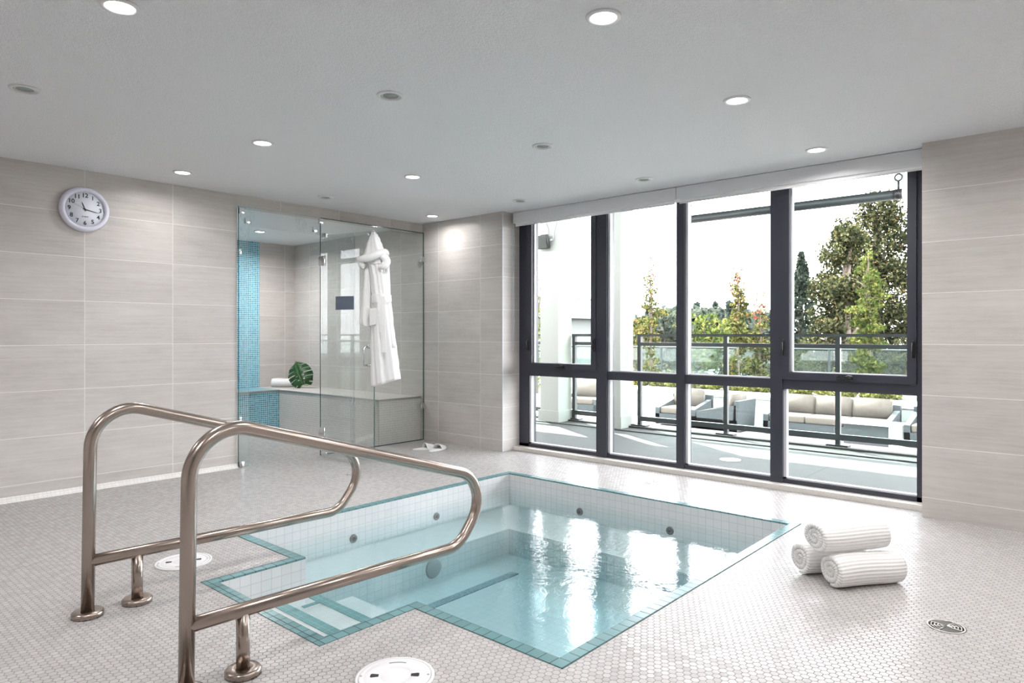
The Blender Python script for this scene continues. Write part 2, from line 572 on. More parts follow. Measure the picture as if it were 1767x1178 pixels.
# ------------------------------------------------------------------ mesh helpers
class MB:
    def __init__(self):
        self.v, self.f, self.uv = [], [], []
        self.smooth = []

    def add(self, vs, fs, smooth=False):
        o = len(self.v)
        self.v += [tuple(p) for p in vs]
        for f in fs:
            self.f.append([i + o for i in f])
            self.smooth.append(smooth)

    def box(self, lo, hi):
        x0, y0, z0 = lo
        x1, y1, z1 = hi
        x0, x1 = min(x0, x1), max(x0, x1)
        y0, y1 = min(y0, y1), max(y0, y1)
        z0, z1 = min(z0, z1), max(z0, z1)
        self.add([(x0, y0, z0), (x1, y0, z0), (x1, y1, z0), (x0, y1, z0), (x0, y0, z1), (x1, y0, z1), (x1, y1, z1), (x0, y1, z1)],
                 [(0, 3, 2, 1), (4, 5, 6, 7), (0, 1, 5, 4), (1, 2, 6, 5), (2, 3, 7, 6), (3, 0, 4, 7)])

    def bbox(self, lo, hi, r=0.005, seg=2):
        """box with bevelled edges"""
        bm = bmesh.new()
        bmesh.ops.create_cube(bm, size=1)
        for v in bm.verts:
            v.co = Vector([lo[i] + (v.co[i] + 0.5) * (hi[i] - lo[i]) for i in range(3)])
        bmesh.ops.bevel(bm, geom=bm.edges[:], offset=r, segments=seg, affect='EDGES', profile=0.5)
        self.take(bm, True)

    def take(self, bm, smooth=False):
        bm.verts.index_update()
        self.add([v.co.copy() for v in bm.verts], [[v.index for v in f.verts] for f in bm.faces], smooth)
        bm.free()

    def lathe(self, prof, c=(0, 0, 0), n=32, axis='z', smooth=True, rx=1.0, ry=1.0):
        vs, fs = [], []
        k = len(prof)
        for i in range(n):
            a = 2 * PI * i / n
            for (r, z) in prof:
                p = (r * math.cos(a) * rx, r * math.sin(a) * ry, z)
                if axis == 'x':
                    p = (p[2], p[0], p[1])
                elif axis == 'y':
                    p = (p[1], p[2], p[0])
                vs.append((p[0] + c[0], p[1] + c[1], p[2] + c[2]))
        for i in range(n):
            j = (i + 1) % n
            for q in range(k - 1):
                fs.append((i * k + q, j * k + q, j * k + q + 1, i * k + q + 1))
        if prof[0][0] > 1e-6:
            fs.append([i * k for i in range(n)][::-1])
        if prof[-1][0] > 1e-6:
            fs.append([i * k + k - 1 for i in range(n)])
        self.add(vs, fs, smooth)

    def ring(self, prof, c, n=40):
        """closed profile revolved about z (a torus-like ring)"""
        vs, fs = [], []
        k = len(prof)
        for i in range(n):
            a = 2 * PI * i / n
            vs += [(r * math.cos(a) + c[0], r * math.sin(a) + c[1], z + c[2]) for r, z in prof]
        for i in range(n):
            j = (i + 1) % n
            for q in range(k):
                w = (q + 1) % k
                fs.append((i * k + q, j * k + q, j * k + w, i * k + w))
        self.add(vs, fs, True)

    def tube(self, pts, r, n=12, cap=True, smooth=True):
        pts = [Vector(p) for p in pts]
        rs = r if isinstance(r, (list, tuple)) else [r] * len(pts)
        vs, fs = [], []
        t0 = (pts[1] - pts[0]).normalized()
        up = Vector((0, 0, 1)) if abs(t0.z) < 0.9 else Vector((1, 0, 0))
        nx = t0.cross(up).normalized()
        for i, p in enumerate(pts):
            t = (pts[min(i + 1, len(pts) - 1)] - pts[max(i - 1, 0)]).normalized()
            nx = (nx - t * nx.dot(t)).normalized()
            ny = t.cross(nx)
            for k in range(n):
                a = 2 * PI * k / n
                vs.append(p + nx * math.cos(a) * rs[i] + ny * math.sin(a) * rs[i])
        for i in range(len(pts) - 1):
            for k in range(n):
                m = (k + 1) % n
                fs.append((i * n + k, i * n + m, (i + 1) * n + m, (i + 1) * n + k))
        self.add(vs, fs, smooth)
        if cap:
            o = len(self.v) - len(vs)
            self.f.append([o + k for k in range(n)][::-1])
            self.smooth.append(False)
            self.f.append([o + (len(pts) - 1) * n + k for k in range(n)])
            self.smooth.append(False)

    def prism(self, poly, lo, hi, axis='z'):
        """polygon in two axes, extruded along the third"""
        def put(p, h):
            if axis == 'z':
                return (p[0], p[1], h)
            if axis == 'x':
                return (h, p[0], p[1])
            return (p[0], h, p[1])
        n = len(poly)
        vs = [put(p, lo) for p in poly] + [put(p, hi) for p in poly]
        fs = [list(range(n))[::-1], list(range(n, 2 * n))]
        for i in range(n):
            j = (i + 1) % n
            fs.append((i, j, n + j, n + i))
        self.add(vs, fs)

    def loft(self, rings, cap=True, smooth=True):
        n = len(rings[0])
        vs = [p for r in rings for p in r]
        fs = []
        for i in range(len(rings) - 1):
            for k in range(n):
                m = (k + 1) % n
                fs.append((i * n + k, i * n + m, (i + 1) * n + m, (i + 1) * n + k))
        if cap:
            fs.append(list(range(n))[::-1])
            fs.append([(len(rings) - 1) * n + k for k in range(n)])
        self.add(vs, fs, smooth)

    def build(self, name, mat, parent=None, loc=(0, 0, 0), fix=False):
        me = bpy.data.meshes.new(name)
        l = Vector(loc)
        me.from_pydata([Vector(p) - l for p in self.v], [], self.f)
        me.polygons.foreach_set('use_smooth', self.smooth)
        if fix:
            bm = bmesh.new()
            bm.from_mesh(me)
            bmesh.ops.recalc_face_normals(bm, faces=bm.faces[:])
            bm.to_mesh(me)
            bm.free()
        me.materials.append(mat if not isinstance(mat, str) else M[mat])
        o = bpy.data.objects.new(name, me)
        COL.objects.link(o)
        o.location = l
        if parent is not None:
            o.parent = parent
            o.location = l - parent.matrix_world.translation if False else l
            o.matrix_parent_inverse = Matrix.Identity(4)
        return o


def tag(o, label=None, cat=None, group=None, kind=None):
    if label:
        o['label'] = label
    if cat:
        o['category'] = cat
    if group:
        o['group'] = group
    if kind:
        o['kind'] = kind
    return o


def thing(name, label, cat, loc=(0, 0, 0), group=None, kind=None, rz=0.0):
    """Empty at the base of a thing; its parts are built in the thing's own frame"""
    o = bpy.data.objects.new(name, None)
    o.empty_display_size = 0.1
    COL.objects.link(o)
    o.location = loc
    o.rotation_euler = (0, 0, rz)
    return tag(o, label, cat, group, kind)


def copy_tree(o, parent=None):
    c = o.copy()
    COL.objects.link(c)
    if parent is not None:
        c.parent = parent
    for ch in list(o.children):
        copy_tree(ch, c)
    return c


def struct(mb, name, mat, label=None, cat=None):
    o = mb.build(name, mat)
    return tag(o, label, cat, None, 'structure')


# ------------------------------------------------------------------ room shell
CEIL = 2.275
YW = 5.47            # face of the clock wall
X1 = 4.76            # face of the wall beside the window
XF = 5.0             # face of the window frame
YL, YR = 4.325, 0.872    # window opening
RB = -1.5            # back and right limits of the room
XO = 5.24            # outer face of the building

m = MB()
PX0, PX1, PY0, PY1 = 1.80, 4.105, 1.368, 3.665      # pool outline (outer edge of the coping)
NX, NY0, NY1 = 1.358, 2.115, 3.06                     # stair nook
for (x0, x1, y0, y1) in ((RB, NX, RB, YW + 0.1), (NX, PX0, RB, NY0), (NX, PX0, NY1, YW + 0.1), (PX0, PX1, RB, PY0), (PX0, PX1, PY1, 8.1),
                         (PX1, XO, RB, 8.1), (2.6, PX0 + 0.9, YW + 0.1, 8.1)):
    if (x0, y0) == (2.6, YW + 0.1):
        continue
    m.box((x0, y0, -0.06), (x1, y1, 0.0))
struct(m, 'floor', 'floor', 'pearly hexagon mosaic floor around the sunken hot tub', 'floor')

m = MB()
m.box((RB, RB, CEIL), (XF + 0.02, YW + 0.02, CEIL + 0.1))
struct(m, 'ceiling', 'ceiling', 'white stippled ceiling over the pool room', 'ceiling')
m = MB()
m.box((2.55, YW + 0.1, 2.262), (X1 + 0.05, 8.1, 2.36))
struct(m, 'ceiling_steam_room', 'white_paint', 'low ceiling inside the steam room', 'ceiling')

m = MB()
m.box((RB, YW, 0), (2.728, YW + 0.14, CEIL))
struct(m, 'wall_left', 'wall_y', 'beige tiled wall carrying the clock', 'wall')
m = MB()
m.box((2.728, YW, 2.18), (X1 + 0.01, YW + 0.1, CEIL))
struct(m, 'trim_header', 'header', 'tiled strip above the steam room glass', 'trim')
m = MB()
m.box((X1, YL, 0), (XO, 8.14, CEIL))
struct(m, 'wall_beside_window', 'wall_x', 'grey tiled wall between steam room and window', 'wall')
m = MB()
m.box((X1, RB, 0), (XO, YR, CEIL))
struct(m, 'wall_right', 'pillar', 'beige tiled wall right of the window', 'wall')
m = MB()
m.box((RB - 0.1, RB, 0), (RB, YW + 0.1, CEIL))
struct(m, 'wall_back', 'wall_x', 'tiled wall behind the viewer', 'wall')
m = MB()
m.box((RB, RB - 0.1, 0), (XO, RB, CEIL))
struct(m, 'wall_near', 'wall_y', 'tiled wall on the near side of the room', 'wall')
m = MB()
m.box((XF, YR, 2.262), (XO, YL, CEIL + 0.3))
struct(m, 'trim_window_head', 'white_paint', 'white head above the window', 'trim')
m = MB()
m.box((X1 - 0.006, YL - 0.004, 0), (X1 + 0.004, YL + 0.003, CEIL))
struct(m, 'trim_corner', 'gasket', 'thin metal strip on the wall corner left of the window', 'trim')
m = MB()
m.box((X1 + 0.15, YR, 0.0), (XF + 0.005, YL, 0.034))
struct(m, 'trim_sill', 'sill', 'pale low stone sill under the window', 'trim')
m = MB()     # coved base of small tile along the clock wall
m.prism([(YW, 0.0), (YW - 0.03, 0.0), (YW - 0.018, 0.008), (YW - 0.006, 0.03), (YW, 0.035)], RB, 2.728, 'x')
struct(m, 'baseboard_left', mosaic('base_mosaic', 0.025, (0.74, 0.72, 0.70), (0.6, 0.58, 0.56), 0.002, 0.04, 0.3), 'small coved mosaic base along the clock wall', 'baseboard')

# steam room shell
m = MB()
m.box((4.27, 8.0, 0), (X1, 8.14, 2.3))
struct(m, 'wall_steam_back', 'wall_y', 'beige tiled back wall inside the steam room', 'wall')
m = MB()
m.box((2.55, 7.985, 0), (4.27, 8.14, 2.3))
struct(m, 'wall_steam_blue', 'blue_mosaic', 'blue mosaic part of the steam room back wall', 'wall')
m = MB()
m.box((2.45, YW + 0.14, 0), (2.62, 8.14, 2.3))
struct(m, 'wall_steam_left', 'wall_x', 'tiled left wall inside the steam room', 'wall')

# ------------------------------------------------------------------ hot tub
WZ = -0.12
tub = thing('hot_tub', 'sunken square hot tub with teal coping and a stair nook at the near left side', 'hot tub', (2.95, 2.5, 0.0))
TO = Vector(tub.location)
CW = 0.0525
BEN_Z, DEEP_Z = -0.25, -0.43
BEN_W = 0.44


def tubpart(mb, name, mat, parent=tub):
    mb.v = [(p[0] - TO.x, p[1] - TO.y, p[2] - TO.z) for p in mb.v]
    return mb.build(name, mat, parent)


m = MB()     # basin: walls, bench and floor
ix0, ix1, iy0, iy1 = PX0 + CW, PX1 - CW, PY0 + CW, PY1 - CW
inx, iny0, iny1 = NX + CW, NY0 + CW, NY1 - CW
T = 0.05
B = DEEP_Z - 0.06
m.box((ix1, iy0 - T, B), (ix1 + T, iy1 + T, -0.006))                 # far wall
m.box((ix0 - T, iy1, B), (ix1, iy1 + T, -0.006))                     # wall towards the clock
m.box((ix0, iy0 - T, B), (ix1, iy0, -0.006))                         # near right wall
m.box((ix0 - T, iy0 - T, B), (ix0, iny0, -0.006))                    # right of the nook
m.box((ix0 - T, iny1, B), (ix0, iy1, -0.006))                        # left of the nook
m.box((inx - T, iny0 - T, B), (inx, iny1 + T, -0.006))               # nook end
m.box((inx, iny0 - T, B), (ix0 - T, iny0, -0.006))
m.box((inx, iny1, B), (ix0 - T, iny1 + T, -0.006))
m.box((ix0 - T, iy0 - T, B - 0.04), (ix1 + T, iy1 + T, DEEP_Z))      # floor
tubpart(m, 'basin', 'pool_tile')
m = MB()
m.box((ix0, iy1 - BEN_W, DEEP_Z), (ix1 - 0.5, iy1, BEN_Z))
m.box((ix1 - 0.5, iy0, DEEP_Z), (ix1, iy1, BEN_Z))
tubpart(m, 'bench', 'pool_tile')
m = MB()
m.box((2.35, 2.86, DEEP_Z), (3.3, 2.92, DEEP_Z + 0.004))
tubpart(m, 'floor_stripe', 'speckle')
m = MB()     # coping: one ring of teal tiles
for (x0, x1, y0, y1) in ((PX0, PX1, PY0, PY0 + CW), (PX1 - CW, PX1, PY0 + CW, PY1), (PX0, PX1 - CW, PY1 - CW, PY1),
                         (PX0, PX0 + CW, NY1 - CW, PY1 - CW), (NX, PX0, NY1 - CW, NY1), (NX, NX + CW, NY0, NY1 - CW),
                         (NX + CW, PX0 + CW, NY0, NY0 + CW), (PX0, PX0 + CW, PY0 + CW, NY0)):
    m.box((x0, y0, -0.006), (x1, y1, 0.003))
tubpart(m, 'coping', 'coping')
steps = (((inx, 1.66), -0.135, (1.607, 1.66)), ((1.66, 1.915), -0.20, (1.864, 1.915)), ((1.915, 2.13), -0.27, None))
for (xa, xb), zz, nose in steps:
    m = MB()
    m.box((xa, iny0, DEEP_Z - 0.05), (xb, iny1, zz))
    st = tubpart(m, 'step', 'pool_tile')
    if nose:
        m = MB()
        m.box((nose[0], iny0 + 0.001, zz - 0.05), (nose[1] + 0.003, iny1 - 0.001, zz + 0.003))
        if zz < -0.15:
            m.box((1.78, 2.90, zz - 0.02), (nose[0], 2.925, zz + 0.003))
        tubpart(m, 'step_nosing', 'teal_nosing', st)
for (jx, jy, ax) in ((2.565, iy1, 'y'), (3.271, iy1, 'y'), (ix1, 2.92, 'x'), (ix1, 2.19, 'x')):
    m = MB()
    s = -1
    m.lathe([(0.0, 0.0), (0.014, 0.0), (0.014, s * 0.012), (0.026, s * 0.008), (0.028, 0.004), (0.0, 0.004)], (jx, jy - (0.0 if ax == 'x' else 0), -0.185), 24, ax)
    j = tubpart(m, 'jet', 'jet')
    m = MB()
    m.lathe([(0.0, s * 0.013), (0.012, s * 0.013), (0.012, 0.0), (0.0, 0.0)], (jx, jy, -0.185), 16, ax)
    tubpart(m, 'jet_nozzle', 'dark_hole', j)
m = MB()
m.lathe([(0.0, -0.012), (0.055, -0.012), (0.065, 0.0), (0.0, 0.0)], (2.85, iy1 - BEN_W, -0.345), 24, 'y')
tubpart(m, 'suction_cover', 'cover')

m = MB()     # the body of water
outl = [(PX0 + 0.03, PY0 + 0.03), (PX1 - 0.03, PY0 + 0.03), (PX1 - 0.03, PY1 - 0.03), (PX0 + 0.03, PY1 - 0.03), (PX0 + 0.03, NY1 - 0.03), (NX + 0.03, NY1 - 0.03),
        (NX + 0.03, NY0 + 0.03), (PX0 + 0.03, NY0 + 0.03)]
m.prism(outl, DEEP_Z - 0.02, WZ)
w = m.build('pool_water', 'water')
tag(w, 'clear teal water filling the hot tub, rippled and mirroring the window', 'water', None, 'stuff')


# ------------------------------------------------------------------ handrails
def arc(c, r, a0, a1, n):
    return [(c[0] + r * math.cos(a0 + (a1 - a0) * i / n), c[1] + r * math.sin(a0 + (a1 - a0) * i / n)) for i in range(n + 1)]


def fillet(pts, rad, n=10):
    """round the corners of a polyline in the xz plane"""
    out = [pts[0]]
    for i in range(1, len(pts) - 1):
        a, b, c = Vector(pts[i - 1]), Vector(pts[i]), Vector(pts[i + 1])
        r = rad[i - 1] if isinstance(rad, (list, tuple)) else rad
        u, w_ = (a - b).normalized(), (c - b).normalized()
        ang = u.angle(w_)
        d = r / math.tan(ang / 2)
        p, q = b + u * d, b + w_ * d
        ctr = b + (u + w_).normalized() * (r / math.sin(ang / 2))
        a0 = math.atan2(p.y - ctr.y, p.x - ctr.x)
        a1 = math.atan2(q.y - ctr.y, q.x - ctr.x)
        da = (a1 - a0 + PI) % (2 * PI) - PI
        out += [(ctr.x + r * math.cos(a0 + da * k / n), ctr.y + r * math.sin(a0 + da * k / n)) for k in range(n + 1)]
    out.append(pts[-1])
    return out


def handrail(y, label):
    t = thing('handrail', label, 'handrail', (0.90, y, 0.0), 'steel handrails of the hot tub steps')
    R = 0.0235
    path = fillet([(0.0, 0.012), (0.012, 0.858), (1.375, 0.447), (1.16, 0.19), (0.0, 0.215)], [0.15, 0.14, 0.14], 14)
    # the last bend is a wide U made of the two corners above
    m_ = MB()
    m_.tube([(p[0], 0, p[1]) for p in path], R, 20)
    m_.build('rail_tube', 'steel', t)
    m_ = MB()
    m_.tube([(0.182, 0, 0.012), (0.182, 0, 0.21)], 0.0215, 20)
    m_.build('support_post', 'steel', t)
    for x in (0.0, 0.182):
        m_ = MB()
        m_.lathe([(0.024, 0.0), (0.057, 0.0), (0.057, 0.017), (0.052, 0.022), (0.028, 0.024), (0.024, 0.022)], (x, 0, 0), 36)
        m_.build('base_flange', 'steel', t)
    return t


handrail(2.13, 'nearer steel handrail, cut by the bottom edge, right of the hot tub steps')
handrail(3.03, 'farther steel handrail with both floor flanges in view, left of the hot tub steps')


# ------------------------------------------------------------------ window
win = thing('window_1', 'large charcoal framed window of four bays facing the terrace', 'window', (XF, 2.6, 0.034), None, 'structure')
WO = Vector(win.location)


def wpart(mb, name, mat, parent=win):
    mb.v = [(p[0] - WO.x, p[1] - WO.y, p[2] - WO.z) for p in mb.v]
    return mb.build(name, mat, parent)


XB = XF + 0.11
ZB, ZT = 0.034, 2.262
m = MB()
m.box((XF, YR, ZB), (XB, YL, ZB + 0.03))
m.box((XF, YR, ZT - 0.05), (XB, YL, ZT))
m.box((XF, 4.205, ZB), (XB, YL, ZT))
m.box((XF, YR, ZB), (XB, 0.945, ZT))
wpart(m, 'outer_frame', 'window_frame')
MU = ((3.309, 3.418), (2.57, 2.641), (1.795, 1.883))
for a, b_ in MU:
    m = MB()
    m.box((XF - 0.012, a, ZB), (XB, b_, ZT))
    wpart(m, 'mullion', 'window_frame')
m = MB()
for a, b_ in ((0.945, 1.795), (1.883, 2.57), (2.641, 3.309), (3.418, 4.205)):
    m.box((XF, a, 0.715), (XB, b_, 0.787))
wpart(m, 'transom', 'window_frame')
# bays: (y low, y high, opening sash above)
bays = ((3.418, 4.205, True), (2.641, 3.309, False), (1.883, 2.57, False), (0.945, 1.795, True))
for a, b_, op in bays:
    # lower light
    m = MB()
    m.box((XF + 0.05, a + 0.004, ZB + 0.03), (XF + 0.062, b_ - 0.004, 0.715))
    wpart(m, 'glass_pane', 'pane')
    m = MB()
    m.box((XF + 0.012, b_ - 0.022, ZB + 0.03), (XF + 0.05, b_, 0.715))
    m.box((XF + 0.012, a, ZB + 0.03), (XF + 0.05, b_, ZB + 0.042))
    wpart(m, 'glazing_bead', 'gasket')
    if not op:
        m = MB()
        m.box((XF + 0.05, a + 0.004, 0.787), (XF + 0.062, b_ - 0.004, ZT - 0.05))
        wpart(m, 'glass_pane', 'pane')
        m = MB()
        m.box((XF + 0.012, b_ - 0.022, 0.787), (XF + 0.05, b_, ZT - 0.05))
        m.box((XF + 0.03, a, 0.787), (XF + 0.05, b_, 0.795))
        wpart(m, 'glazing_bead', 'gasket')
    else:
        fw = 0.052
        m = MB()
        m.box((XF - 0.02, a, 0.787), (XF + 0.08, a + fw, ZT - 0.01))
        m.box((XF - 0.02, b_ - fw, 0.787), (XF + 0.08, b_, ZT - 0.01))
        m.box((XF - 0.02, a + fw, 0.787), (XF + 0.08, b_ - fw, 0.787 + fw))
        m.box((XF - 0.02, a + fw, ZT - 0.045), (XF + 0.08, b_ - fw, ZT - 0.01))
        sa = wpart(m, 'opening_sash', 'window_frame')
        m = MB()
        m.box((XF + 0.03, a + fw, 0.787 + fw), (XF + 0.042, b_ - fw, ZT - 0.045))
        wpart(m, 'glass_pane', 'pane', sa)
        m = MB()
        m.box((XF + 0.008, b_ - fw - 0.014, 0.787 + fw), (XF + 0.03, b_ - fw, ZT - 0.045))
        m.box((XF + 0.008, a + fw, 0.787 + fw), (XF + 0.03, b_ - fw, 0.787 + fw + 0.006))
        wpart(m, 'glazing_bead', 'gasket', sa)
        for yy in (a + 0.014, b_ - 0.014):
            m = MB()
            m.bbox((XF - 0.03, yy - 0.009, 0.955), (XF - 0.02, yy + 0.009, 1.075), 0.004)
            m.tube([(XF - 0.028, yy, 1.06), (XF - 0.055, yy, 1.05), (XF - 0.06, yy, 1.0), (XF - 0.04, yy, 0.965)], 0.006, 8)
            wpart(m, 'sash_handle', 'black', sa)
        m = MB()
        ym = (a + b_) / 2
        m.bbox((XF - 0.05, ym - 0.05, 0.80), (XF - 0.02, ym + 0.05, 0.818), 0.004)
        m.tube([(XF - 0.045, ym - 0.01, 0.818), (XF - 0.06, ym - 0.03, 0.828), (XF - 0.06, ym - 0.055, 0.824)], 0.006, 8)
        wpart(m, 'window_crank', 'black', sa)

# roller blinds above the window
YJ = 2.585
for (a, b_, lab) in ((YJ + 0.002, 4.30, 'white roller blind cassette above the left two window bays'), (YR + 0.005, YJ - 0.002, 'white roller blind cassette above the right two window bays')):
    t = thing('roller_blind', lab, 'blind', (4.93, (a + b_) / 2, 2.16), 'roller blinds over the window')
    h = (b_ - a) / 2
    m = MB()
    m.bbox((-0.055, -h, 0.008), (0.05, h, 0.112), 0.006)
    m.build('cassette', 'blind_box', t)
    m = MB()
    m.box((-0.035, -h + 0.02, -0.014), (-0.031, h - 0.02, 0.02))
    cl = m.build('blind_cloth', 'blind_cloth', t)
    m = MB()
    m.tube([(-0.033, -h + 0.02, -0.014), (-0.033, h - 0.02, -0.014)], 0.006, 8)
    m.build('hem_bar', 'blind_cloth', cl)
    if a > 2:
        m = MB()
        pts = [(-0.03, h + 0.008, 0.03 - k * 0.06) for k in range(21)] + [(-0.03 - 0.01, h + 0.008, -1.21), (-0.05, h + 0.008, -1.19)] + [(-0.05, h + 0.008, -1.17 + k * 0.06) for k in range(20)]
        m.tube(pts, 0.0018, 6)
        m.build('pull_chain', 'gasket', t)

# ------------------------------------------------------------------ downlights
GX = (0.886, 2.09, 3.272, 4.482)
GY = (1.40, 2.64, 3.87, 5.005)
downs = [
    (0, 1, 1, 'lit round downlight cut by the top edge of the picture, above the clock wall side'),
    (1, 0, 1, 'largest lit round downlight, at the top right of the middle'),
    (0, 2, 0, 'unlit round downlight nearest the left edge of the picture'),
    (1, 1, 0, 'large unlit round downlight in the middle of the ceiling'),
    (2, 0, 1, 'lit white downlight high above the right-hand window bay'),
    (1, 2, 1, 'lit downlight in the left half of the ceiling, above and right of the wall clock'),
    (2, 1, 0, 'unlit white-ringed downlight above the left part of the window, larger of two in line'),
    (3, 0, 1, 'lit downlight closest to the blind at the right end of the window'),
    (1, 3, 1, 'lit downlight closest to the clock wall, upper right of the clock'),
    (2, 2, 1, 'lit downlight above the bathrobe, farther from the wall'),
    (3, 1, 0, 'unlit downlight beside the blind joint in the middle of the window'),
    (2, 3, 0, 'unlit downlight just above the steam room glass'),
    (3, 2, 0, 'unlit downlight beside the left end of the window blind'),
    (3, 3, 1, 'small lit downlight in the far ceiling corner above the steam room'),
]


def down_parts(t, lit):
    m_ = MB()
    m_.ring([(0.066, 0.0), (0.064, -0.006), (0.056, -0.009), (0.049, -0.007), (0.047, 0.0)], (0, 0, 0), 40)
    m_.build('trim_ring', 'lamp_trim', t)
    m_ = MB()
    if lit:
        m_.lathe([(0.0, -0.0055), (0.03, -0.0055), (0.048, -0.004), (0.048, -0.001), (0.0, -0.001)], (0, 0, 0), 32)
        m_.build('diffuser', 'lamp', t)
    else:
        m_.ring([(0.048, -0.006), (0.048, -0.0005), (0.036, -0.0005), (0.034, -0.0015)], (0.0, 0.0, 0), 32)
        m_.build('inner_cone', 'lamp_trim_in', t)
        m_ = MB()
        m_.lathe([(0.0, -0.002), (0.038, -0.002), (0.038, -0.0005), (0.0, -0.0005)], (0, 0, 0), 32)
        m_.build('lens', 'lamp_off', t)


lamp_d = bpy.data.lights.new('downlight_lamp', 'AREA')
lamp_d.shape = 'DISK'
lamp_d.size = 0.09
lamp_d.energy = LAMP_W
lamp_d.spread = math.radians(165)
lamp_d.color = (1.0, 0.975, 0.965)


def lamp_at(t, z):
    l = bpy.data.objects.new('lamp', lamp_d)
    COL.objects.link(l)
    l.parent = t
    l.location = (0, 0, z)
    return l


protos = {}
for ix_, iy_, lit, lab in downs:
    loc = (GX[ix_], GY[iy_], CEIL)
    if lit in protos:
        t = copy_tree(protos[lit])
        t.location = loc
        tag(t, lab, 'ceiling light', 'lit ceiling downlights' if lit else 'unlit ceiling downlights')
    else:
        t = thing('ceiling_downlight', lab, 'ceiling light', loc, 'lit ceiling downlights' if lit else 'unlit ceiling downlights')
        down_parts(t, lit)
        if lit:
            lamp_at(t, -0.012)
        protos[lit] = t
    if (ix_, iy_) in ((3, 3), (1, 3)):
        for ch in t.children:
            if ch.type == 'LIGHT':
                ch.data = ch.data.copy()
                ch.data.energy = LAMP_W * 0.55
t = copy_tree(protos[1])
t.location = (3.83, 7.15, 2.262)
for ch in t.children:
    if ch.type == 'LIGHT':
        ch.data = ch.data.copy()
        ch.data.energy = LAMP_W * 3.4
t['label'] = 'lit downlight inside the steam room, seen below the glass transom'
t['group'] = 'lit ceiling downlights'
behind_fill_d = lamp_d.copy()
behind_fill_d.energy = LAMP_W * 1.45
# added unseen downlights around and behind the viewer, put in to brighten the room
for (x, y) in ((-0.32, 1.40), (0.886, 0.16), (2.09, -0.9), (3.272, 0.16), (4.3, -0.6), (-0.32, 3.87)):
    t = copy_tree(protos[1])
    t.location = (x, y, CEIL)
    for ch in t.children:
        if ch.type == 'LIGHT':
            ch.data = behind_fill_d
    t['label'] = 'added fill downlight in the unseen part of the ceiling behind the viewer'
    t['group'] = 'added fill downlights out of view'

# ------------------------------------------------------------------ steam room
m = MB()
bench = thing('steam_bench', 'tiled bench along the back and right side inside the steam room', 'bench', (4.21, 7.4, 0.0))


def bpart(mb, name, mat, parent=bench):
    mb.v = [(p[0] - 4.21, p[1] - 7.4, p[2]) for p in mb.v]
    return mb.build(name, mat, parent)


m.box((2.622, 7.4, 0), (4.21, 7.984, 0.447))
bpart(m, 'blue_bench_front', 'blue_mosaic')['label'] = 'blue mosaic bench section'
m = MB()
m.box((4.21, 5.505, 0), (X1 - 0.001, 7.984, 0.447))
bpart(m, 'pale_bench_front', 'pale_mosaic')['label'] = 'pale mosaic bench section'
m = MB()
m.box((2.622, 7.398, 0.447), (4.208, 7.984, 0.455))
bpart(m, 'blue_bench_top', plain('blue_bench_top_tile', lin(118, 160, 176), 0.3))
m = MB()
m.box((4.208, 5.503, 0.447), (X1 - 0.001, 7.984, 0.455))
bpart(m, 'pale_bench_top', 'bench_top')
m = MB()
m.box((4.204, 5.5, 0.438), (4.2085, 7.398, 0.456))
m.box((4.204, 5.4985, 0.438), (X1 - 0.001, 5.503, 0.456))
m.box((2.622, 7.3935, 0.438), (4.208, 7.398, 0.456))
bpart(m, 'edge_strip', 'drain_metal')
m = MB()
m.box((4.205, 5.499, 0.0), (4.213, 5.505, 0.447))
bpart(m, 'corner_strip', 'drain_metal')

YG = 5.452
# fixed glass to the left with the transom over the door
t = thing('glass_screen', 'narrow misted glass panel with transom on the left of the steam room door', 'glass panel', (2.73, YG, 0))
m = MB()
m.prism([(0.0, 0.004), (0.088, 0.004), (0.088, 2.02), (0.775, 2.02), (0.775, 2.178), (0.0, 2.178)], -0.005, 0.005, 'y')
m.build('glass_sheet', 'wet_glass', t)
m = MB()
m.box((-0.001, -0.005, 0.004), (0.0008, 0.0052, 2.178))
m.build('glass_edge', 'glass_edge', t)
for (x, z) in ((0.025, 2.14), (0.025, 0.025), (0.785, 2.15), (0.012, 0.40), (0.012, 1.80)):
    m = MB()
    w_ = 0.022 if x > 0.02 else 0.012
    m.bbox((x - w_, -0.012, z - 0.024), (x + w_, 0.012, z + 0.024), 0.003)
    m.build('clamp', 'chrome', t)
for x in (0.075, 0.72):
    m = MB()
    m.bbox((x - 0.02, -0.012, 2.04), (x + 0.022, 0.012, 2.09), 0.003)
    m.build('pivot_block', 'chrome', t)

# fixed glass to the right
t = thing('glass_screen', 'wide clear fixed glass panel between the steam room door and the tiled wall', 'glass panel', (3.51, YG, 0))
m = MB()
m.box((0, -0.005, 0.004), (1.247, 0.005, 2.178))
m.build('glass_sheet', 'steam_glass', t)
m = MB()
m.box((0, -0.0055, 2.174), (1.247, 0.0055, 2.181))
m.box((-0.001, -0.0055, 0.004), (0.002, 0.0055, 2.178))
m.box((1.243, -0.0055, 0.004), (1.2475, 0.0055, 2.178))
m.box((0, -0.0055, 0.001), (1.247, 0.0055, 0.008))
m.build('glass_edge', 'glass_edge', t)
for z in (1.9, 0.36):
    m = MB()
    m.bbox((1.205, -0.013, z - 0.028), (1.246, 0.013, z + 0.028), 0.003)
    m.build('clamp', 'chrome', t)

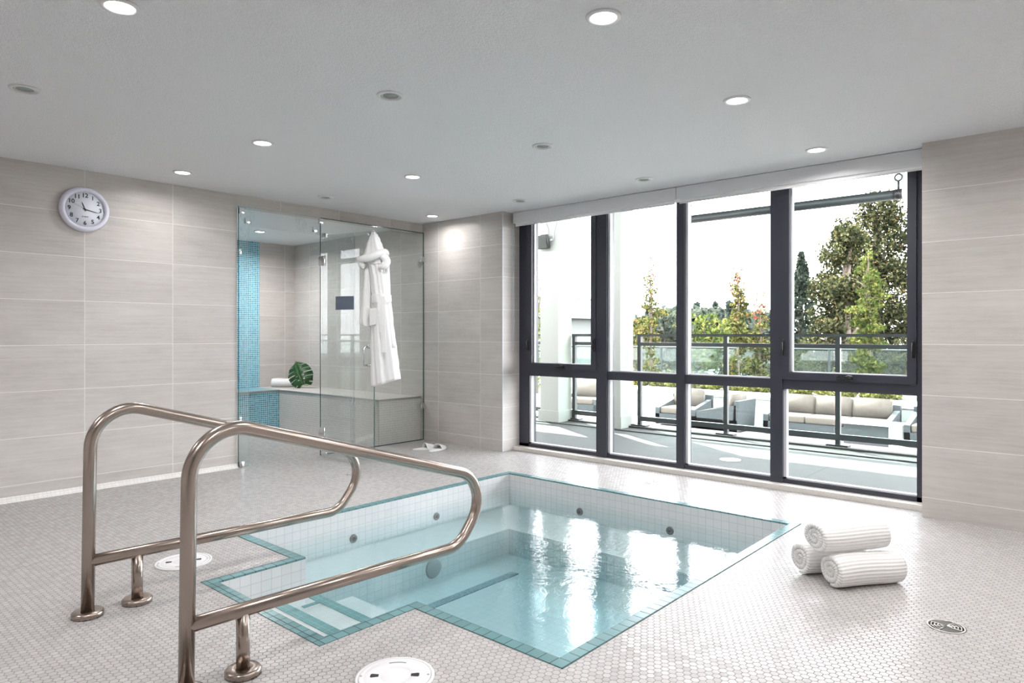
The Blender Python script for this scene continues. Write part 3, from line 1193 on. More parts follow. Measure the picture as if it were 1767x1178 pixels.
# open glass door
HP = Vector((3.492, 5.40, 0.0))
FP = Vector((3.637, 4.813, 0.0))
dv = FP - HP
DL = dv.length
drz = math.atan2(dv.y, dv.x)
door = thing('door_1', 'frameless glass steam room door standing open towards the pool', 'door', HP, None, 'structure', drz)
m = MB()
m.box((0, -0.005, 0.012), (DL, 0.005, 2.012))
m.build('glass_sheet', 'door_glass', door)
m = MB()
m.box((DL - 0.002, -0.0052, 0.012), (DL + 0.0012, 0.0052, 2.012))
m.build('glass_edge', 'glass_edge', door)
for z in (0.22, 1.78):
    m = MB()
    m.bbox((-0.03, -0.014, z - 0.045), (0.04, 0.014, z + 0.045), 0.004)
    m.build('hinge', 'chrome', door)
for z in (0.012, 2.0):
    m = MB()
    m.bbox((0.005, -0.012, z - 0.012), (0.06, 0.012, z + 0.03), 0.003)
    m.build('pivot', 'chrome', door)
m = MB()
hx = DL - 0.075
for s in (1, -1):
    m.tube(fillet3 if False else [(hx, s * 0.004, 1.0), (hx, s * 0.04, 1.0), (hx, s * 0.052, 0.99), (hx, s * 0.055, 0.975), (hx, s * 0.055, 0.865), (hx, s * 0.052, 0.85), (hx, s * 0.04, 0.84), (hx, s * 0.004, 0.84)], 0.0085, 12)
for z in (1.0, 0.84):
    m.tube([(hx, -0.014, z), (hx, 0.014, z)], 0.014, 14)
m.build('door_handle', 'chrome', door)

# sign plate stuck on the door (its blank back shows)
sg = MB()
sg.bbox((-0.105, -0.002, -0.06), (0.105, 0.002, 0.06), 0.001)
sgn = sg.build('door_sign', 'sign')
sgn.location = HP + dv * 0.46 + Vector((0, 0, 1.39))
sgn.location += Vector((dv.y, -dv.x, 0)).normalized() * -0.0085 if False else Vector((-dv.y, dv.x, 0)).normalized() * -0.0085
sgn.rotation_euler = (0, 0, drz)
tag(sgn, 'small slate grey rectangular plate stuck on the open glass door', 'sign')


# ------------------------------------------------------------------ bathrobe on the door edge
RD = 5.80       # distance from the viewer
RO = FW * RD + RT * ((650 - CX) / FOC * RD)     # robe axis


def rp(zx, zy, b_=0.0):
    """robe outline point: zx, zy in the 3.925x enlargement, b_ towards the viewer"""
    u, v = 600 + zx / 3.925, 380 + zy / 3.925
    p = FW * (RD - b_) + RT * ((u - CX) / FOC * RD)
    return Vector((p.x, p.y, CAM_H + (HY - v) / FOC * RD)) - Vector((RO.x, RO.y, 0))


def cloth_rings(rows, depth, folds=5, amp=0.10, n=48, ph=0.0, tilt=0.0, interp=6):
    rings = []
    full = []
    for i in range(len(rows) - 1):
        for k in range(interp):
            t_ = k / interp
            s_ = t_ * t_ * (3 - 2 * t_)
            full.append([rows[i][j] * (1 - t_) + rows[i + 1][j] * t_ if j == 0 else rows[i][j] * (1 - s_) + rows[i + 1][j] * s_ for j in range(3)])
    full.append(list(rows[-1][:3]))
    for i, (zy, xl, xr) in enumerate(full):
        cx_, hw = (xl + xr) / 2, (xr - xl) / 2
        ring = []
        prog = i / max(1, len(full) - 1)
        for k in range(n):
            a = 2 * PI * k / n
            f = 1 + amp * math.sin(folds * a + ph + prog * 2.3) * (0.35 + 0.65 * prog) + amp * 0.4 * math.sin((folds * 2 + 1) * a + prog * 5)
            f /= (1 + amp * 0.6)
            dep = depth * (0.5 + 0.5 * min(1, hw / 45.0))
            ring.append(rp(cx_ + hw * math.cos(a) * f, zy + tilt * math.cos(a) * prog, dep * math.sin(a) * f))
        rings.append(ring)
    return rings


robe = thing('bathrobe', 'white hooded terry bathrobe hanging from the edge of the open glass door', 'bathrobe', (RO.x, RO.y, 0))
m = MB()
m.loft(cloth_rings([(225, 118, 256), (280, 112, 268), (330, 138, 268), (400, 152, 274), (470, 158, 282), (515, 170, 284), (545, 174, 284), (580, 172, 284), (620, 158, 292), (700, 156, 302), (800, 156, 314), (900, 158, 326), (1000, 160, 338), (1100, 164, 350)], 0.075, 6, 0.17, 64, 0.6, -26))
m.build('robe_body', 'robe', robe, fix=True)
m = MB()
m.loft(cloth_rings([(84, 174, 192), (100, 158, 205), (130, 142, 220), (170, 126, 234), (210, 112, 248), (250, 92, 262), (275, 96, 264), (300, 112, 258)], 0.085, 5, 0.10, 48, 1.3))
m.build('hood', 'robe', robe, fix=True)
m = MB()     # rolled collar around the hood


def roll(pts, rad):
    P = [rp(*p) for p in pts]
    out, rr = [], []
    for i in range(len(P) - 1):
        for k in range(6):
            t_ = k / 6
            p0, p1, p2, p3 = P[max(i - 1, 0)], P[i], P[i + 1], P[min(i + 2, len(P) - 1)]
            out.append(0.5 * (2 * p1 + (p2 - p0) * t_ + (2 * p0 - 5 * p1 + 4 * p2 - p3) * t_ ** 2 + (3 * p1 - p0 - 3 * p2 + p3) * t_ ** 3))
            rr.append(rad[i] * (1 - t_) + rad[i + 1] * t_)
    out.append(P[-1])
    rr.append(rad[-1])
    return out, rr


pts, rr = roll([(74, 262, 0.04), (110, 268, 0.085), (160, 262, 0.105), (215, 240, 0.10), (262, 218, 0.06), (272, 235, 0.0)], [0.012, 0.028, 0.032, 0.032, 0.024, 0.012])
m.tube(pts, rr, 16)
pts, rr = roll([(232, 250, 0.08), (262, 262, 0.075), (272, 290, 0.07), (250, 318, 0.08), (222, 318, 0.08)], [0.02, 0.034, 0.036, 0.03, 0.014])
m.tube(pts, rr, 16)
pts, rr = roll([(80, 266, 0.03), (100, 300, 0.06), (124, 318, 0.075)], [0.012, 0.026, 0.02])
m.tube(pts, rr, 16)
m.build('collar', 'robe', robe, fix=True)
m = MB()
m.loft(cloth_rings([(280, 112, 158), (400, 106, 158), (550, 92, 156), (690, 80, 156), (714, 86, 150)], 0.05, 4, 0.10, 32, 0.2, 8))
s1 = m.build('sleeve', 'robe', robe, fix=True)
m = MB()
m.loft([[p + FW * 0.01 for p in r] for r in cloth_rings([(300, 236, 282), (480, 244, 288), (700, 262, 308), (862, 276, 328)], 0.045, 4, 0.09, 32, 1.7, 3)])
m.build('sleeve', 'robe', robe, fix=True)
m = MB()
m.loft(cloth_rings([(500, 166, 290), (510, 161, 295), (550, 163, 295), (560, 168, 290)], 0.096, 6, 0.05, 48, 0.6))
for (x0, y0, x1, y1) in ((252, 520, 258, 892), (232, 540, 246, 760)):
    A, B2 = rp(x0, y0, 0.09), rp(x1, y1, 0.085)
    wv = RT * 0.019
    tv = -FW * 0.006
    m.loft([[A - wv, A + wv, A + wv + tv, A - wv + tv], [(A + B2) / 2 - wv + tv, (A + B2) / 2 + wv + tv * 2, (A + B2) / 2 + wv + tv * 3, (A + B2) / 2 - wv + tv * 2], [B2 - wv, B2 + wv, B2 + wv + tv, B2 - wv + tv]], True, False)
m.build('belt', 'robe', robe, fix=True)
m = MB()
A = rp(182, 640, 0.074)
m.bbox((A.x - 0.002, A.y - 0.002, A.z - 0.002), (A.x + 0.002, A.y + 0.002, A.z + 0.002), 0.0005)
pk = MB()
pk.loft([[rp(160, 600, 0.06), rp(206, 596, 0.082), rp(206, 600, 0.088), rp(160, 604, 0.066)], [rp(160, 716, 0.06), rp(204, 708, 0.082), rp(204, 704, 0.09), rp(160, 712, 0.068)]], True, False)
pk.build('pocket', 'robe', robe, fix=True)
m = MB()
m.tube([rp(176, 95, 0.0), rp(172, 80, 0.0), rp(178, 68, 0.0), rp(186, 80, 0.0), rp(188, 95, 0.0)], 0.003, 8)
m.build('hanging_loop', 'robe', robe)
hk = thing('robe_hook', 'small chrome hook over the top edge of the glass door holding the bathrobe', 'hook', FP + Vector((-0.03 * dv.x / DL, -0.03 * dv.y / DL, 2.012)), None, None, drz)
m = MB()
m.bbox((-0.012, -0.0085, 0.0), (0.012, 0.0085, 0.004), 0.001)
m.bbox((-0.012, 0.0055, -0.05), (0.012, 0.0085, 0.002), 0.001)
m.bbox((-0.012, -0.0085, -0.04), (0.012, -0.0055, 0.002), 0.001)
m.build('hook_plate', 'chrome', hk)
m = MB()
m.tube([(0.0, -0.0085, -0.02), (0.0, -0.03, -0.045), (0.0, -0.05, -0.035), (0.0, -0.055, -0.015)], 0.004, 10)
m.build('hook_arm', 'chrome', hk)


# ------------------------------------------------------------------ rolled towels
def towel_mesh(length, w_, h_, turns=3.2, rows=30, wob=0.004, seed=0):
    """a towel rolled up: a thick spiral strip extruded along local x"""
    rnd = random.Random(seed)
    N = 150
    th = 0.42 / turns / 1.05
    inner, outer = [], []
    for i in range(N + 1):
        s_ = i / N
        a = -PI / 2 - (1 - s_) * turns * 2 * PI
        r = 0.10 + 0.90 * s_
        tk = (0.9 / turns) * 0.90
        for lst, rr_ in ((outer, r), (inner, max(0.015, r - tk))):
            x = rr_ * math.cos(a) * w_ / 2
            z = rr_ * math.sin(a) * h_ / 2
            zf = z
            if z < -h_ * 0.40:
                zf = -h_ * 0.40 + (z + h_ * 0.40) * 0.45
            lst.append((x, zf))
    vs, fs, uvs = [], [], []
    K = 2 * (N + 1)
    for j in range(rows + 1):
        t_ = j / rows
        x = (t_ - 0.5) * length
        pinch = 1 - 0.06 * (2 * abs(t_ - 0.5)) ** 6
        bend = wob * math.sin(t_ * PI * 1.3 + 0.4 + seed)
        sag = wob * 0.9 * math.sin(t_ * 5.0 + seed * 2.1)
        for lst in (outer, inner[::-1]):
            for k, (y, z) in enumerate(lst):
                e = 0.0022 * math.sin(k * 0.21 + seed) if j in (0, rows) else 0.0
                vs.append((x + (e if j else -e), y * pinch + bend, z * pinch + sag * (0.3 + 0.7 * (z / h_ + 0.5))))
    for j in range(rows):
        for k in range(K):
            q = (k + 1) % K
            fs.append((j * K + k, j * K + q, (j + 1) * K + q, (j + 1) * K + k))
    for j in (0, rows):      # end faces between the outer and the inner spiral
        for k in range(N):
            a0, a1 = j * K + k, j * K + k + 1
            b0, b1 = j * K + K - 1 - k, j * K + K - 2 - k
            fs.append((a0, b0, b1, a1) if j == 0 else (a0, a1, b1, b0))
    zmin = min(v[2] for v in vs)
    vs = [(v[0], v[1], v[2] - zmin) for v in vs]
    return vs, fs, K, N


def towel(loc, rz, length, w_, h_, label, group, seed, ribbed=True, name='rolled_towel', tilt=0.0, roll_=0.0):
    vs, fs, K, N = towel_mesh(length, w_, h_, 3.0 if h_ > 0.1 else 3.0, seed=seed)
    me = bpy.data.meshes.new(name)
    me.from_pydata(vs, [], fs)
    uv = me.uv_layers.new(name='UVMap')
    for poly in me.polygons:
        for li in poly.loop_indices:
            vi = me.loops[li].vertex_index
            k = vi % K
            s_ = (k if k <= N else K - 1 - k) / N
            uv.data[li].uv = (vs[vi][0], s_ * s_ * 0.75 + s_ * 0.5)
    me.polygons.foreach_set('use_smooth', [True] * len(me.polygons))
    bm = bmesh.new()
    bm.from_mesh(me)
    bmesh.ops.recalc_face_normals(bm, faces=bm.faces[:])
    bm.to_mesh(me)
    bm.free()
    me.materials.append(M['towel_ribbed'] if ribbed else M['towel_plain'])
    o = bpy.data.objects.new(name, me)
    COL.objects.link(o)
    o.location = loc
    o.rotation_euler = (roll_, tilt, rz)
    return tag(o, label, 'towel', group)


M['towel_ribbed'] = robe_cloth('white_ribbed_towel_cloth', (0.82, 0.81, 0.80), 300, 300)
M['towel_plain'] = robe_cloth('white_plain_towel_cloth', (0.82, 0.81, 0.80))
ta = Vector((0.83, -0.555, 0)).normalized()
tp = Vector((0.555, 0.83, 0)).normalized()
arz = math.atan2(ta.y, ta.x)
b1 = Vector((3.13, 0.87, 0)) + ta * 0.165 + tp * 0.07
towel(b1 + Vector((0, 0, 0.001)), arz, 0.34, 0.165, 0.158, 'white ribbed rolled towel lying on the floor at the lower right of the stack', 'rolled towels on the floor', 0)
b2 = Vector((3.24, 1.06, 0)) + ta * 0.15 + tp * 0.035
towel(b2 + Vector((0, 0, 0.001)), arz + 0.05, 0.32, 0.15, 0.155, 'white rolled towel at the back left of the stack, only its spiral end in view', 'rolled towels on the floor', 1)
b3 = b1 * 0.62 + b2 * 0.38 + ta * -0.012
towel(b3 + Vector((0, 0, 0.134)), arz - 0.02, 0.34, 0.18, 0.150, 'white ribbed rolled towel on top of the other two', 'rolled towels on the floor', 2)
# towel and leaf on the steam room bench
towel(Vector((4.46, 7.76, 0.456)), math.atan2(RT.y, RT.x) + 0.1, 0.26, 0.125, 0.12, 'small white rolled towel on the steam room bench beside the big leaf', None, 3, False)


# ------------------------------------------------------------------ monstera leaf
def monstera(loc):
    t_ = thing('monstera_leaf', 'big dark green split monstera leaf leaning on the steam room bench', 'leaf', loc)
    mm = MB()
    # half-blade outline as lobes along the rib; y up along the rib, x to one side
    L = 0.30
    slots = [(0.10, 0.30), (0.30, 0.62), (0.46, 0.66), (0.62, 0.62), (0.78, 0.5)]

    def halfw(t__):
        return 0.150 * (math.sin(PI * min(1, t__ * 0.93 + 0.10)) ** 0.62) * (1.0 if t__ < 0.75 else 1 - (t__ - 0.75) * 1.2)
    n = 90
    for side in (-1, 1):
        for i in range(n):
            t0, t1 = i / n, (i + 1) / n
            tm = (t0 + t1) / 2
            cut = 1.0
            start = 0.0
            for c_, dp in slots:
                if abs(tm - c_) < 0.013:
                    cut = 1 - dp
            cols = 6
            vs = []
            for tt in (t0, t1):
                for k in range(cols + 1):
                    f_ = k / cols * cut
                    x = side * halfw(tt) * f_
                    # veins sweep forward: the outer edge sits lower (towards the base)
                    z = tt * L - 0.055 * (1 - tt) * f_ ** 1.5 + 0.03 * f_
                    y = 0.05 * f_ * f_ + 0.012 * math.sin(tt * 22) * f_ - 0.03 * math.sin(tt * PI)
                    vs.append((x, y, z))
            fs = [(k, k + 1, cols + 2 + k, cols + 1 + k) for k in range(cols)]
            # leaf hole near the rib
            if 0.20 < tm < 0.245 or 0.38 < tm < 0.405 or 0.54 < tm < 0.56:
                fs = [f for q, f in enumerate(fs) if q != 1]
            mm.add(vs, fs, True)
    bl = mm.build('leaf_blade', 'leaf', t_)
    so = bl.modifiers.new('thickness', 'SOLIDIFY')
    so.thickness = 0.0015
    mm = MB()
    mm.tube([(0, -0.004, 0.0), (0, -0.034, 0.15), (0, -0.006, 0.30)], [0.004, 0.003, 0.001], 8)
    mm.tube([(0, -0.004, 0.0), (0.03, -0.05, -0.03), (0.09, -0.06, -0.045)], 0.0035, 8)
    mm.build('leaf_stalk', plain('leaf_rib', lin(90, 120, 60), 0.4), t_)
    return t_


lf = monstera((4.50, 7.35, 0.50))
lf.rotation_euler = (math.radians(-14), math.radians(-22), YAW - PI / 2 + 0.1)

# ------------------------------------------------------------------ slippers


def slipper(loc, rz, label):
    t_ = thing('slipper', label, 'slipper', loc, 'white slippers by the steam room', None, rz)
    mm = MB()
    outline = []
    for i in range(40):
        a = 2 * PI * i / 40
        x = 0.135 * math.cos(a)
        y = 0.048 * math.sin(a) * (1 + 0.16 * math.cos(a) - 0.12 * math.cos(2 * a))
        outline.append((x, y))
    rings = []
    for sc_, z in ((0.97, 0.0), (1.0, 0.004), (1.0, 0.012), (0.96, 0.016)):
        rings.append([Vector((p[0] * sc_, p[1] * sc_, z)) for p in outline])
    mm.loft(rings)
    mm.build('sole', 'slipper', t_)
    mm = MB()
    vs, fs = [], []
    nx_, ny_ = 8, 14
    for i in range(nx_ + 1):
        x = -0.005 + 0.105 * i / nx_
        wv = 0.05 * (1.06 - 0.25 * (i / nx_) ** 2)
        hh = 0.058 - 0.03 * (i / nx_)
        for k in range(ny_ + 1):
            a = PI * k / ny_
            vs.append((x, wv * math.cos(a), 0.008 + hh * math.sin(a)))
    for i in range(nx_):
        for k in range(ny_):
            q = i * (ny_ + 1) + k
            fs.append((q, q + 1, q + ny_ + 2, q + ny_ + 1))
    mm.add(vs, fs, True)
    up = mm.build('upper_strap', 'slipper', t_)
    so = up.modifiers.new('thickness', 'SOLIDIFY')
    so.thickness = 0.005
    return t_


slipper((4.36, 4.97, 0.0), math.radians(-15), 'left white slipper on the floor beside the glass panel, its heel against the other')
slipper((4.41, 4.85, 0.0), math.radians(15), 'right white slipper on the floor, nearer the window wall')


# ------------------------------------------------------------------ wall clock
CK = Vector((1.60, YW, 1.993))
ck = thing('wall_clock', 'round white wall clock with black numerals on the beige tiled wall', 'clock', CK)
m = MB()
m.lathe([(0.0, 0.0), (0.150, 0.0), (0.157, -0.012), (0.157, -0.026), (0.150, -0.040), (0.138, -0.045), (0.128, -0.042), (0.124, -0.032), (0.122, -0.024), (0.0, -0.024)], (0, 0, 0), 64, 'y')
m.build('clock_case', 'clock_rim', ck, fix=True)
m = MB()
m.lathe([(0.0, -0.0275), (0.1235, -0.0275), (0.1235, -0.0242), (0.0, -0.0242)], (0, 0, 0), 64, 'y')
dial = m.build('clock_dial', 'clock_dial', ck, fix=True)


def text_mesh(strings):
    """list of (text, size, x, z) -> MB with the letters as flat solids in the xz plane facing -y"""
    mb = MB()
    for s_, size, x, z in strings:
        cu = bpy.data.curves.new('letters', 'FONT')
        cu.body = s_
        cu.size = size
        cu.align_x = 'CENTER'
        cu.align_y = 'CENTER'
        cu.extrude = 0.0004
        cu.offset = size * 0.018
        cu.resolution_u = 4
        ob = bpy.data.objects.new('letters', cu)
        COL.objects.link(ob)
        dg = bpy.context.evaluated_depsgraph_get()
        ev = ob.evaluated_get(dg)
        me = ev.to_mesh()
        mb.add([(v.co.x + x, -v.co.z, v.co.y + z) for v in me.vertices], [list(p.vertices) for p in me.polygons])
        ev.to_mesh_clear()
        bpy.data.objects.remove(ob)
        bpy.data.curves.remove(cu)
    return mb


nums = []
for k in range(1, 13):
    a = PI / 2 - k * PI / 6
    nums.append((str(k), 0.041, 0.097 * math.cos(a), 0.097 * math.sin(a)))
for nm in nums + [('QUARTZ', 0.0105, 0, -0.052)]:
    mb = text_mesh([nm])
    mb.v = [(p[0], p[1] - 0.0282, p[2]) for p in mb.v]
    mb.build('dial_lettering' if nm[0] == 'QUARTZ' else 'numeral', 'ink', dial)
m = MB()
for k in range(60):
    a = 2 * PI * k / 60
    r0, r1, wd = (0.1165, 0.1205, 0.0005) if k % 5 else (0.1145, 0.1205, 0.0011)
    c_, s_ = math.cos(a), math.sin(a)
    m.add([(r0 * c_ - wd * s_, -0.0279, r0 * s_ + wd * c_), (r1 * c_ - wd * s_, -0.0279, r1 * s_ + wd * c_), (r1 * c_ + wd * s_, -0.0279, r1 * s_ - wd * c_), (r0 * c_ + wd * s_, -0.0279, r0 * s_ - wd * c_)], [(0, 1, 2, 3)])
m.build('minute_marks', 'ink', dial)


def hand(name, ang, ln, tail, w0, y):
    mm = MB()
    c_, s_ = math.cos(ang), math.sin(ang)
    pts = [(-tail, -w0), (ln * 0.7, -w0 * 0.8), (ln, 0.0), (ln * 0.7, w0 * 0.8), (-tail, w0)]
    poly = [(x * c_ - z * s_, x * s_ + z * c_) for x, z in pts]
    mm.prism(poly, y - 0.0008, y, 'y')
    return mm.build(name, 'ink', ck, fix=True)


hand('hour_hand', PI / 2 - (11 + 17 / 60) * PI / 6, 0.058, 0.012, 0.0034, -0.0295)
hand('minute_hand', PI / 2 - 17 * PI / 30, 0.094, 0.014, 0.0030, -0.031)
hand('second_hand', PI / 2 - 49.5 * PI / 30, 0.088, 0.02, 0.0007, -0.0325)
m = MB()
m.lathe([(0.0, -0.035), (0.005, -0.034), (0.005, -0.028), (0.0, -0.028)], (0, 0, 0), 16, 'y')
m.build('hand_cap', 'ink', ck)


# ------------------------------------------------------------------ skimmer lids and drains in the floor
def lid(loc, rz, label):
    t_ = thing('skimmer_lid', label, 'lid', loc, 'skimmer lids in the floor', None, rz)
    mm = MB()
    mm.ring([(0.128, -0.002), (0.128, 0.003), (0.119, 0.004), (0.117, 0.001), (0.117, -0.002)], (0, 0, 0), 48)
    mm.build('lid_ring', 'lid', t_)
    mm = MB()
    mm.lathe([(0.0, -0.002), (0.116, -0.002), (0.116, 0.0035), (0.114, 0.0045), (0.103, 0.0045), (0.101, 0.0035), (0.099, 0.0045), (0.052, 0.0045), (0.050, 0.0033), (0.046, 0.0045), (0.0, 0.0045)], (0, 0, 0), 48)
    pl = mm.build('lid_plate', 'lid', t_)
    for s in (1, -1):
        mm = MB()
        mm.prism([(s * 0.052, -0.008), (s * 0.075, -0.012), (s * 0.079, -0.008), (s * 0.079, 0.008), (s * 0.075, 0.012), (s * 0.052, 0.008)], 0.0045, 0.0050)
        mm.build('finger_hole', 'dark_hole', pl, fix=True)
        mm = MB()
        mm.lathe([(0.0, 0.0055), (0.0035, 0.0055), (0.0045, 0.0045), (0.0, 0.0045)], (s * 0.109, 0, 0), 12)
        mm.build('screw', 'drain_metal', pl)
    for s in (1, -1):
        mm = MB()
        arcp = [(0.090 * math.cos(a), 0.090 * math.sin(a) * s) for a in [PI / 2 - 0.33 + 0.66 * k / 10 for k in range(11)]]
        arcp += [(0.083 * math.cos(a), 0.083 * math.sin(a) * s) for a in [PI / 2 + 0.33 - 0.66 * k / 10 for k in range(11)]]
        mm.prism(arcp, 0.0045, 0.0049)
        mm.build('grip_slot', 'slot', pl, fix=True)
    return t_


lrz = math.atan2(RT.y, RT.x)
lid((1.40, 1.745, 0.001), lrz + 0.05, 'white skimmer lid in the floor cut by the bottom edge, right of the nearer handrail')
lid((1.425, 3.40, 0.001), lrz + 0.35, 'white skimmer lid in the floor half hidden behind the nearer handrail post')


def drain(loc, rz, r, label, cat='drain'):
    t_ = thing('floor_drain', label, cat, loc, 'round floor drains', None, rz)
    mm = MB()
    mm.ring([(r, 0.0), (r, 0.002), (r * 0.90, 0.0025), (r * 0.88, 0.0)], (0, 0, 0), 40)
    mm.build('drain_rim', 'drain_metal', t_)
    mm = MB()
    mm.lathe([(0.0, 0.0008), (r * 0.89, 0.0008), (r * 0.89, 0.0), (0.0, 0.0)], (0, 0, 0), 32)
    mm.build('drain_well', 'dark_hole', t_)
    mm = MB()
    for s in (0, 1):
        c0 = s * PI
        for rr_ in (0.25, 0.42, 0.59, 0.76):
            a0, a1 = c0 - 0.72, c0 + 0.72
            mm.tube([(r * rr_ * math.cos(a), r * rr_ * math.sin(a), 0.0016) for a in [a0 + (a1 - a0) * k / 12 for k in range(13)]], r * 0.030, 6)
        for a in (c0 - 0.76, c0, c0 + 0.76):
            mm.tube([(0, 0, 0.0016), (r * 0.88 * math.cos(a), r * 0.88 * math.sin(a), 0.0016)], r * 0.035, 6)
    mm.build('drain_grate', 'drain_metal', t_)
    mm = MB()
    for s in (1, -1):
        poly = [(0.0, 0.0)] + [(r * 0.87 * math.cos(a), r * 0.87 * math.sin(a)) for a in [s * PI / 2 - 0.70 + 1.4 * k / 12 for k in range(13)]]
        mm.prism(poly, 0.0008, 0.0018)
    mm.build('drain_plate', plain('dark_drain_plate', (0.10, 0.095, 0.09), 0.4, 0.6), t_, fix=True)
    return t_


drain(at_z(1633, 1081) + Vector((0, 0, 0.0005)), lrz - 0.2, 0.065, 'round metal floor drain near the right edge, in front of the tiled wall')
drain(at_z(1125, 832) + Vector((0, 0, 0.0005)), lrz + 0.5, 0.062, 'round floor drain between the hot tub and the window')
drain(at_z(608, 818) + Vector((0, 0, 0.0005)), lrz, 0.05, 'small dark floor drain behind the bend of the farther handrail')

# ------------------------------------------------------------------ terrace
m = MB()
m.box((XO, -4, -0.15), (7.32, 10.0, 0.0))
struct(m, 'terrace_floor', 'concrete', 'pale paver terrace just outside the window', 'terrace')
m = MB()
m.box((6.70, -4, 0.0), (6.74, 10, 0.012))
m.box((7.0, -4, 0.0), (7.32, 10, 0.02))
struct(m, 'trim_terrace_kerb', 'concrete', 'low kerb at the terrace edge under the railing', 'trim')
m = MB()
m.box((XO - 0.02, -4, 2.85), (7.52, 9.0, 3.05))
struct(m, 'roof_overhang', 'render_white', 'flat roof slab over the terrace', 'roof')


def column(x, y, label):
    t_ = thing('column', label, 'column', (x, y, 0), None, 'structure')
    mm = MB()
    mm.box((0.02, 0.02, 0.0), (0.30, 0.31, 2.86))
    mm.build('shaft', 'render_white', t_)
    mm = MB()
    mm.box((0.0, 0.0, 0.0), (0.32, 0.33, 0.135))
    mm.prism([(0.0, 0.0), (0.32, 0.0), (0.32, 0.33), (0.0, 0.33)], 0.135, 0.14)
    mm.build('plinth', 'render_white', t_)
    return t_


column(6.80, 5.23, 'white square terrace column at the left window bay carrying the floodlight')
column(6.83, 4.33, 'white square terrace column behind the second window bay')

# floodlight on the left column
fl_ = thing('floodlight', 'small dark square floodlight mounted high on the left terrace column', 'light', (6.76, 5.43, 2.30))
m = MB()
m.bbox((-0.05, -0.085, -0.10), (0.0, 0.085, 0.08), 0.01)
hd = m.build('lamp_housing', 'black', fl_)
hd.rotation_euler = (0, math.radians(-14), 0)
m = MB()
m.box((-0.052, -0.07, -0.085), (-0.0505, 0.07, 0.065))
m.build('lamp_glass', plain('floodlight_glass', (0.04, 0.05, 0.045), 0.15), hd)
m = MB()
m.tube([(0.0, -0.10, 0.0), (0.03, -0.11, 0.01), (0.055, -0.07, 0.02)], 0.008, 8)
m.build('bracket', 'gasket', fl_)
m = MB()
m.tube([(0.03, -0.03, 0.08), (0.045, -0.02, 0.16), (0.055, 0.02, 0.24), (0.055, 0.03, 0.5)], 0.005, 8)
m.tube([(0.04, -0.11, 0.0), (0.055, -0.12, 0.12), (0.055, -0.15, 0.22), (0.055, -0.155, 0.5)], 0.005, 8)
m.build('cable', 'gasket', fl_)

# hanging tube under the overhang
hb = thing('hanging_tube', 'dark horizontal tube hung on a ring hook outside the right-hand window bays', 'pipe', (6.5, 2.32, 2.30))
m = MB()
m.tube([(0, -0.95, 0), (0, 1.0, 0)], 0.043, 16)
m.build('tube', 'railing', hb)
m = MB()
m.lathe([(0.0, -0.985), (0.047, -0.985), (0.047, -0.93), (0.0, -0.93)], (0, 0, 0), 18, 'y')
m.build('end_cap', 'black', hb)
for yy in (-0.955, 0.98):
    m = MB()
    m.tube([(0, yy, 0.03), (0, yy, 0.115)], 0.010, 8)
    ringp = [(0, yy + 0.028 * math.sin(2 * PI * k / 20), 0.143 - 0.028 * math.cos(2 * PI * k / 20)) for k in range(21)]
    m.tube(ringp, 0.009, 8)
    m.tube([(0, yy, 0.17), (0, yy, 0.552)], 0.009, 8)
    m.build('ring_hook', 'railing', hb)

# railing on the terrace edge
FX = 7.10


def railing(posts, y0, y1, label, group):
    base = (FX, posts[0] if posts else y0, 0.02)
    t_ = thing('glass_railing', label, 'railing', base, group)
    oy = base[1]
    mm = MB()
    mm.box((-0.03, y0 - oy, 1.065), (0.03, y1 - oy, 1.095))
    mm.build('top_rail', 'railing', t_)
    mm = MB()
    mm.box((-0.02, y0 - oy, 0.955), (0.02, y1 - oy, 0.995))
    mm.build('middle_rail', 'railing', t_)
    mm = MB()
    mm.box((-0.02, y0 - oy, 0.06), (0.02, y1 - oy, 0.115))
    mm.build('bottom_rail', 'railing', t_)
    edges = sorted([y0] + [p for p in posts] + [y1])
    for a, b_ in zip(edges[:-1], edges[1:]):
        if b_ - a < 0.12:
            continue
        mm = MB()
        mm.box((-0.004, a - oy + 0.04, 0.115), (0.004, b_ - oy - 0.04, 0.955))
        mm.build('glass_pane', 'rail_pane', t_)
    for p in posts:
        mm = MB()
        mm.box((-0.022, p - oy - 0.022, 0.0), (0.022, p - oy + 0.022, 1.07))
        po = mm.build('post', 'railing', t_)
        mm = MB()
        mm.box((-0.05, p - oy - 0.10, 0.0), (0.05, p - oy + 0.10, 0.015))
        mm.build('base_plate', 'railing', po)
    return t_


railing([4.235, 3.16, 2.015, 0.87, -0.27], -1.5, 4.255, 'dark railing with glass panels along the terrace edge, right of the columns', 'terrace railings')
railing([5.20], 4.66, 5.22, 'short dark glass railing between the two white columns', 'terrace railings')
railing([6.7], 5.57, 7.6, 'dark railing left of the floodlight column', 'terrace railings')

dr = drain(at_z(1260, 793) + Vector((0, 0, 0.0005)), lrz, 0.09, 'round metal drain set in the terrace paving outside')

